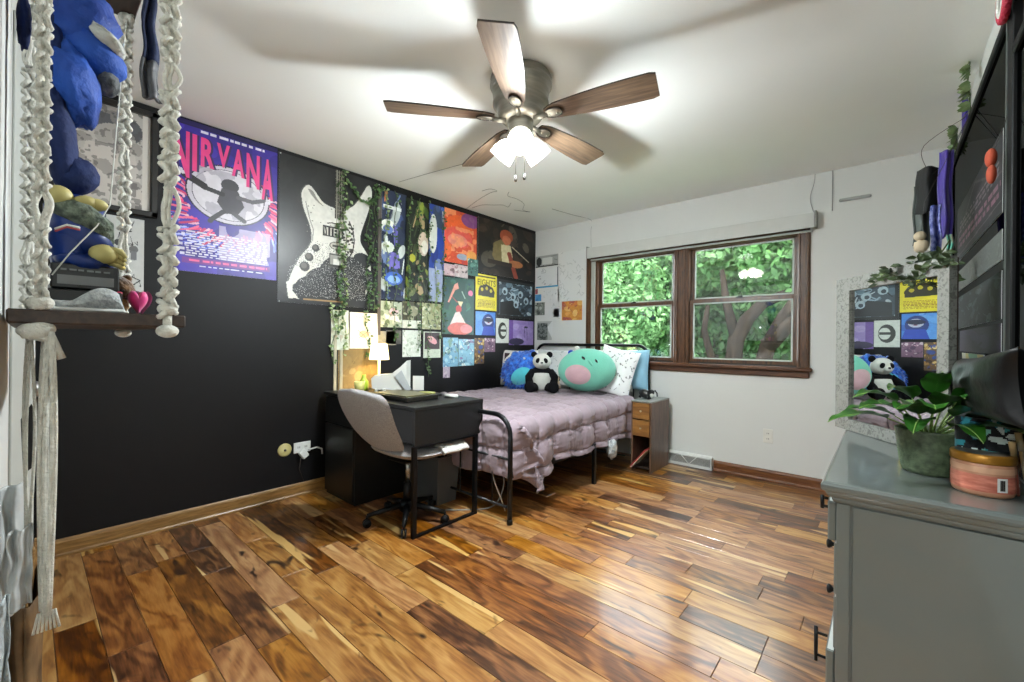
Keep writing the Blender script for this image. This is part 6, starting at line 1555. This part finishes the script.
toL = math.atan2(-_r.y, -_r.x)   # towards the picture's left
specs = [(toL + .03, .52, .13, .20, .075, .75), (toL + .20, .80, .12, .17, .075, .9), (toL - .35, .80, .09, .15, .075, 1.0), (toL + .50, .95, .10, .16, .080, 1.0), (toL + .85, 1.05, .10, .15, .082, 1.1),
         (toL + 1.15, 1.2, .11, .14, .085, 1.1), (toL + 1.45, .95, .10, .15, .080, 1.0), (toL + 1.66, .62, .11, .16, .074, .9), (toL + 1.52, .50, .14, .20, .066, .7), (toL + 2.0, .95, .08, .10, .066, 1.0),
         (toL + 1.85, 1.25, .10, .11, .070, 1.0), (toL - 1.0, 1.05, .08, .11, .070, 1.2), (toL - 1.9, 1.15, .08, .10, .066, 1.2), (toL + .35, 1.20, .14, .13, .072, 1.2), (toL + 1.6, 1.25, .13, .13, .074, 1.1), (toL + 1.0, 1.45, .14, .11, .070, .9), (toL - .1, 1.1, .13, .14, .070, 1.3), (toL + .65, .75, .10, .14, .072, 1.2), (toL + 1.3, .72, .09, .13, .070, 1.2)]
for i, s_ in enumerate(specs): big_leaf(*s_, i)
# large candle jar
JP = onq(982, 497, .062); jr = .062
t = thing('candle_tub', JP, 'wide low jar with peach marbled label and gold rim on the dresser front', 'jar')
MB().lathe([(.056, 0), (.060, .004), (jr, .012), (jr, .088), (.060, .092), (.0, .092)], JP, 48).build('jar', t, mat('peach jar', 'c08a6c', .3, var=.1))
cvj = mat('peach marbled label', 'd98a74', .35, scale=16, col2='a8503f', stretch=(1, 1, 5))
MB().lathe([(jr + .0008, .014), (jr + .0008, .058)], JP, 48, cap=False).build('label', t, cvj)
MB().lathe([(jr + .0009, .064), (jr + .0009, .080)], JP, 48, cap=False).build('pale_band', t, mat('pale peach band', 'd8a888', .4))
MB().lathe([(.063, .088), (.0645, .092), (.0645, .108), (.062, .112), (.0, .1115)], JP, 48).build('lid', t, mat('gold lid', 'b8812e', .3, metal=.5, var=.2))
MB().lathe([(.054, .1122), (.0, .1125)], JP, 40, cap=False).build('lid_print', t, mat('teal brown print', '6c6256', .35, scale=30, col2='2f4444'))
def curved(px_c, z0, z1, wid, m, nm):
    a0 = math.atan2(-JP.y, -JP.x) + px_c
    def fn(u, v): a = a0 + (u - .5) * wid / jr; return JP + Vector((math.cos(a) * (jr + .0016), math.sin(a) * (jr + .0016), z0 + (z1 - z0) * v))
    MB().grid(fn, 8, 4, True).build(nm, t, m)
curved(.62, .018, .055, .022, M_white, 'barcode_sticker')
for k in range(7): curved(.62 + (k - 3) * .026, .022, .050, .0011 + (k % 3) * .0006, M_bdark, 'barcode_bar')
# teal and black patterned pouch
PC = onq(985, 492, .05)
t = thing('floral_pouch', PC, 'teal and black leaf-print pouch behind the peach jar', 'pouch')
def leafp(cv):
    rr = random.Random(3)
    for i in range(34):
        u, v, a = rr.random(), rr.random(), rr.uniform(-1, 1); c = rr.choice(['2f8f9c', '4fb0b4', '9cdcd8', '1d6a7c', 'd8e4e0'])
        cv.ell(u, v, .16, .045, c, 1, a)
side = pillow_fn(.13, .20, .07, PC + Vector((0, 0, .104)), stand(math.atan2(-PC.y, -PC.x), R(14)), seed=3)
mb = MB().use(M_cloth).grid(side(1), 50, 50, True).grid(side(-1), 20, 20, True, flip=True); o = mb.build('body', t)
cvp = Canvas(50, 50, '15191d'); leafp(cvp); cvp.ell(.7, .9, .3, .06, 'd0cfc8', .5)
ca = o.data.color_attributes.new('Col', 'FLOAT_COLOR', 'CORNER'); fr = np.ones((50, 50, 4, 4)); fr[..., :3] = cvp.a[::-1][:, :, None, :]; bk = np.ones((1600, 4)) * .02; bk[:, 3] = 1
ca.data.foreach_set('color', np.concatenate([fr.reshape(-1, 4), bk]).ravel())
# red jar
p = onq(1003, 492, .045)
t = thing('red_jar', p, 'shiny red lidded jar between the peach jar and the leaf-print pouch', 'jar')
MB().lathe([(.026, 0), (.030, .006), (.030, .125), (.0, .125)], p, 28).build('jar', t, mat('red lacquer', 'b8261f', .25, coat=.5))
MB().lathe([(.032, .122), (.034, .128), (.034, .150), (.031, .156), (.0, .156)], p, 28).build('lid', t, mat('bright red lid', 'd63a2e', .25, coat=.5))
# clear glass jar with brushes at the right edge
p = onq(1030, 503, .035)
t = thing('glass_jar', p, 'clear glass jar holding wooden brushes at the front right of the dresser', 'jar')
MB().lathe([(.034, .002), (.036, .01), (.036, .15), (.038, .155)], p, 32, cap=False).build('jar', t, glass('clear jar glass', (.86, .9, .9), .12))
for k, (c_, h) in enumerate((('b8863c', .20), ('c49a54', .17), ('8a3a2a', .15), ('d0b070', .19))):
    a = k * 1.6; b2 = p + Vector((.02 * math.cos(a), .02 * math.sin(a), .006)); tp = p + Vector((.038 * math.cos(a + .4), .038 * math.sin(a + .4), h))
    t3 = thing('paint_brush', b2, ('pale wooden brush leaning in the glass jar', 'honey coloured brush leaning in the glass jar', 'dark red handled brush leaning in the glass jar', 'yellow wooden brush leaning in the glass jar')[k], 'brush')
    MB().tube([b2, b2.lerp(tp, .7)], [.003, .004], 8).build('handle', t3, mat('brush handle %d' % k, c_, .4)); MB().tube([b2.lerp(tp, .7), tp], [.0055, .008], 8).build('bristles', t3, mat('bristles', 'a88a5c', .9))
# white and pink carton behind the plant
p = onq(951, 462, .13)
Qc = rz(.5)
t = thing('white_carton', p, 'white carton with a pale pink side behind the potted plant', 'box')
MB().box(p + Vector((0, .02, .060)), (.11, .10, .12), Qc, .002).build('carton', t, mat('white card', 'cfcfcc', .6, var=.03))
MB().box(p + Vector((0, .02, .06)) + Qc @ Vector((.030, -.0508, 0)), (.045, .001, .10), Qc).build('pink_label', t, mat('pale pink card', 'd3a3ac', .6, scale=40, col2='dcc0c4'))
# black leather bag lying across the back
t = thing('black_bag', (.225, 1.82, .90), 'glossy black leather bag lying over the boxes at the back of the dresser', 'bag')
Qb = stand(PI + .06, R(-4)) @ Matrix.Rotation(R(4), 3, 'Z')
side = pillow_fn(.60, .19, .10, (.222, 1.80, 1.02), Qb, pinch=.10, seed=11)
MB().grid(side(1), 60, 30, True).grid(side(-1), 60, 30, True, flip=True).build('body', t, mat('glossy black leather', '050506', .38, spec=.35, bump=.15, bscale=40))
MB().tube([(.195, 2.09, 1.07), (.17, 2.14, 1.04), (.175, 2.10, .97)], [.004, .006, .002], 6).build('strap_end', t, _M['glossy black leather'])
t = thing('storage_box', (.21, 1.98, QZ), 'dark storage box under the black leather bag', 'box')
MB().bb((.200, 1.93, QZ + .001), (.268, 2.12, QZ + .175), .004).build('box', t, mat('dark grey card', '1c1e20', .6))
MB().bb((.196, 1.925, QZ + .175), (.272, 2.125, QZ + .20), .004).build('lid', t, mat('pale grey card', '2a2d2e', .6))
# yellow and green card standing behind
a = mp(953) + dM * .05
def card(name, px0, px1, y0, y1, Xw, cvx, label):
    A0, B0_ = atX(px0, y0, Xw), atX(px1, y0, Xw); zb_ = atX(px1, y1, Xw).z
    o = panel(name, cvx, A0, (0, B0_.y - A0.y, 0), (0, 0, y1), (-1, 0, 0), M_print, None, .003); return tag(o, label, 'card')
cvx = Canvas(40, 60, 'cfc25e'); cvx.poly([(.35, 0), (.75, 0), (1, .5), (.6, 1), (.3, 1), (.55, .5)], '4f9a6c'); cvx.rect(0, 0, .2, 1, 'dcd9c2')
A0 = Vector((.262, 2.75, 1.105)); tag(panel('greeting_card', cvx, A0, (0, -.55, 0), (.008, 0, -.372), (-1, 0, 0), M_print, None, .003), 'tall yellow and green card propped on the dresser against the dark mirror', 'card')
# ================================================================== OUTSIDE THE WINDOW
M_lf = []
for i, (c1, c2) in enumerate((('486e3c', '122a16'), ('688c5c', '244422'), ('50744a', '16321c'), ('809c7c', '3a5a38'))):
    m = mat('tree leaves %d' % i, c1, .6, scale=2.2, col2=c2, spec=.12); b = m.node_tree.nodes['Principled BSDF']
    nt = m.node_tree; tr = nt.nodes.new('ShaderNodeBsdfTranslucent'); tr.inputs[0].default_value = (*lin(c1), 1); mx = nt.nodes.new('ShaderNodeMixShader'); mx.inputs[0].default_value = .35
    nt.links.new(b.outputs[0], mx.inputs[1]); nt.links.new(tr.outputs[0], mx.inputs[2]); nt.links.new(mx.outputs[0], nt.nodes['Material Output'].inputs[0]); M_lf.append(m)
M_bark = mat('tree bark', '221c17', .95, scale=14, col2='0e0b09', spec=.05, bump=1, bscale=14, stretch=(1, 1, .3))
def tree(x, y, zc, rx_, ry_, rz_, n, ls, mi, seed, label, trunk, clusters=26):
    rr = random.Random(seed); t = thing('leafy_tree', (x, y, -3), label, 'tree', 'trees beyond the window')
    mb = MB().use(M_lf[mi]); cl_ = []
    for i in range(clusters):
        d = Vector((rr.gauss(0, 1), rr.gauss(0, 1), rr.gauss(0, 1))).normalized() * rr.uniform(.25, 1)
        cl_.append((Vector((x + d.x * rx_, y + d.y * ry_, zc + d.z * rz_)), rr.uniform(.28, .5) * min(rx_, rz_)))
    V = []; F = []
    for i in range(n):
        c_, cr_ = cl_[i % clusters]; d = Vector((rr.gauss(0, 1), rr.gauss(0, 1), rr.gauss(0, 1))).normalized(); p = c_ + d * cr_ * rr.uniform(.55, 1.05)
        nrm = (d + Vector((rr.uniform(-.6, .6), rr.uniform(-.6, .6), rr.uniform(-.2, .8)))).normalized(); a = nrm.orthogonal().normalized(); a = (a * math.cos(rr.random() * 6) + nrm.cross(a) * math.sin(rr.random() * 6)); a.normalize(); b_ = nrm.cross(a); s_ = ls * rr.uniform(.6, 1.3); o = len(V)
        V += [p - a * s_ * .5, p + b_ * s_ * .28 + nrm * s_ * .05, p + a * s_ * .6, p - b_ * s_ * .28 + nrm * s_ * .05]; F.append((o, o + 1, o + 2, o + 3))
    mb.add(V, F, False); mb.build('foliage', t)
    mb = MB()
    for P, r0 in trunk: mb.tube(P, [r0 * (1 - .6 * i / (len(P) - 1)) for i in range(len(P))], 9)
    mb.build('trunk', t, M_bark)
def tp(px, py, y): return atY(px, py, y)
T1 = [([(-1.6, 9.2, -3), tp(752, 400, 9), tp(768, 345, 8.8), tp(783, 318, 8.7), tp(803, 290, 8.6), tp(830, 250, 8.6)], .17), ([tp(768, 345, 8.8), tp(792, 322, 8.6), tp(830, 300, 8.4)], .15)]
T2 = [([(-3.2, 9.8, -3), tp(728, 400, 9.6), tp(736, 340, 9.4), tp(748, 318, 9.3), tp(763, 303, 9.2), tp(790, 292, 9.2)], .20), ([(-3.4, 9.8, -1), tp(712, 360, 9.6), tp(704, 330, 9.5), tp(708, 305, 9.5)], .11), ([tp(736, 340, 9.4), tp(726, 300, 9.2), tp(722, 270, 9.2)], .11)]
tr0 = lambda x, y, z: [([(x, y, -3), (x + .2, y, z * .5 - 1), (x, y + .1, z)], .2)]
tree(-2.4, 10.6, 3.4, 1.9, 1.0, 1.5, 11000, .155, 1, 1, 'tree with slanting grey trunk seen through the right-hand window, lower middle', T2, 34)
tree(-.6, 9.6, 3.6, 1.5, 1.0, 1.6, 9000, .15, 0, 2, 'tree with thick leaning trunk at the right edge of the window view', T1, 30)
tree(-4.9, 8.6, 1.9, 1.5, 1.0, 2.2, 15000, .115, 1, 3, 'bushy pale green tree filling the left-hand window', tr0(-4.9, 8.8, 2), 44)
tree(-3.3, 8.9, .2, 1.1, .8, .9, 5000, .115, 2, 4, 'low leafy growth at the bottom between both windows', tr0(-3.3, 9, 0), 20)
tree(-6.6, 11.5, 2.6, 2.2, 1.3, 3.2, 11000, .19, 0, 5, 'darker green tree behind the pale one in the left-hand window', tr0(-6.6, 11.5, 2), 40)
tree(-3.8, 13.0, 2.8, 2.6, 1.3, 3.6, 13000, .20, 2, 6, 'dense mid green tree far behind, in the middle of the window view', tr0(-3.8, 13, 2), 46)
tree(-.8, 13.5, 2.6, 2.4, 1.3, 3.8, 12000, .20, 1, 7, 'dense tree far behind at the right of the window view', tr0(-.8, 13.5, 2), 42)
tree(2.2, 12.0, 2.4, 2.2, 1.4, 3.4, 3000, .34, 0, 8, 'tree further right of the window view, mostly hidden', tr0(2.2, 12, 2), 26)
tree(-10, 13.0, 2.6, 2.6, 1.4, 3.8, 4000, .36, 2, 9, 'tree further left of the window view, mostly hidden', tr0(-10, 13, 2), 30)
rr = random.Random(77); mb = MB(); V = []; F = []
for i in range(14000):
    p = Vector((rr.uniform(-16, 6), rr.uniform(16.5, 18), rr.uniform(-3, 9))); a = Vector((rr.uniform(-1, 1), rr.uniform(-.4, .4), rr.uniform(-1, 1))).normalized(); b_ = Vector((rr.uniform(-.3, .3), 1, rr.uniform(-.1, .8))).normalized().cross(a).normalized(); s_ = rr.uniform(.4, .75); o = len(V)
    V += [p - a * s_ * .5, p + b_ * s_ * .35, p + a * s_ * .6, p - b_ * s_ * .35]; F.append((o, o + 1, o + 2, o + 3))
mb.add(V, F, False); o = mb.build('distant_foliage', m=M_lf[0]); tag(o, 'solid mass of distant woodland leaves behind the trees outside', 'foliage', None, 'stuff')
struct(MB().bb((-25, YW + .4, -3.1), (25, 40, -3.0)).build('ground', m=mat('lawn', '4a6a34', .9, scale=3, col2='3a5528')))
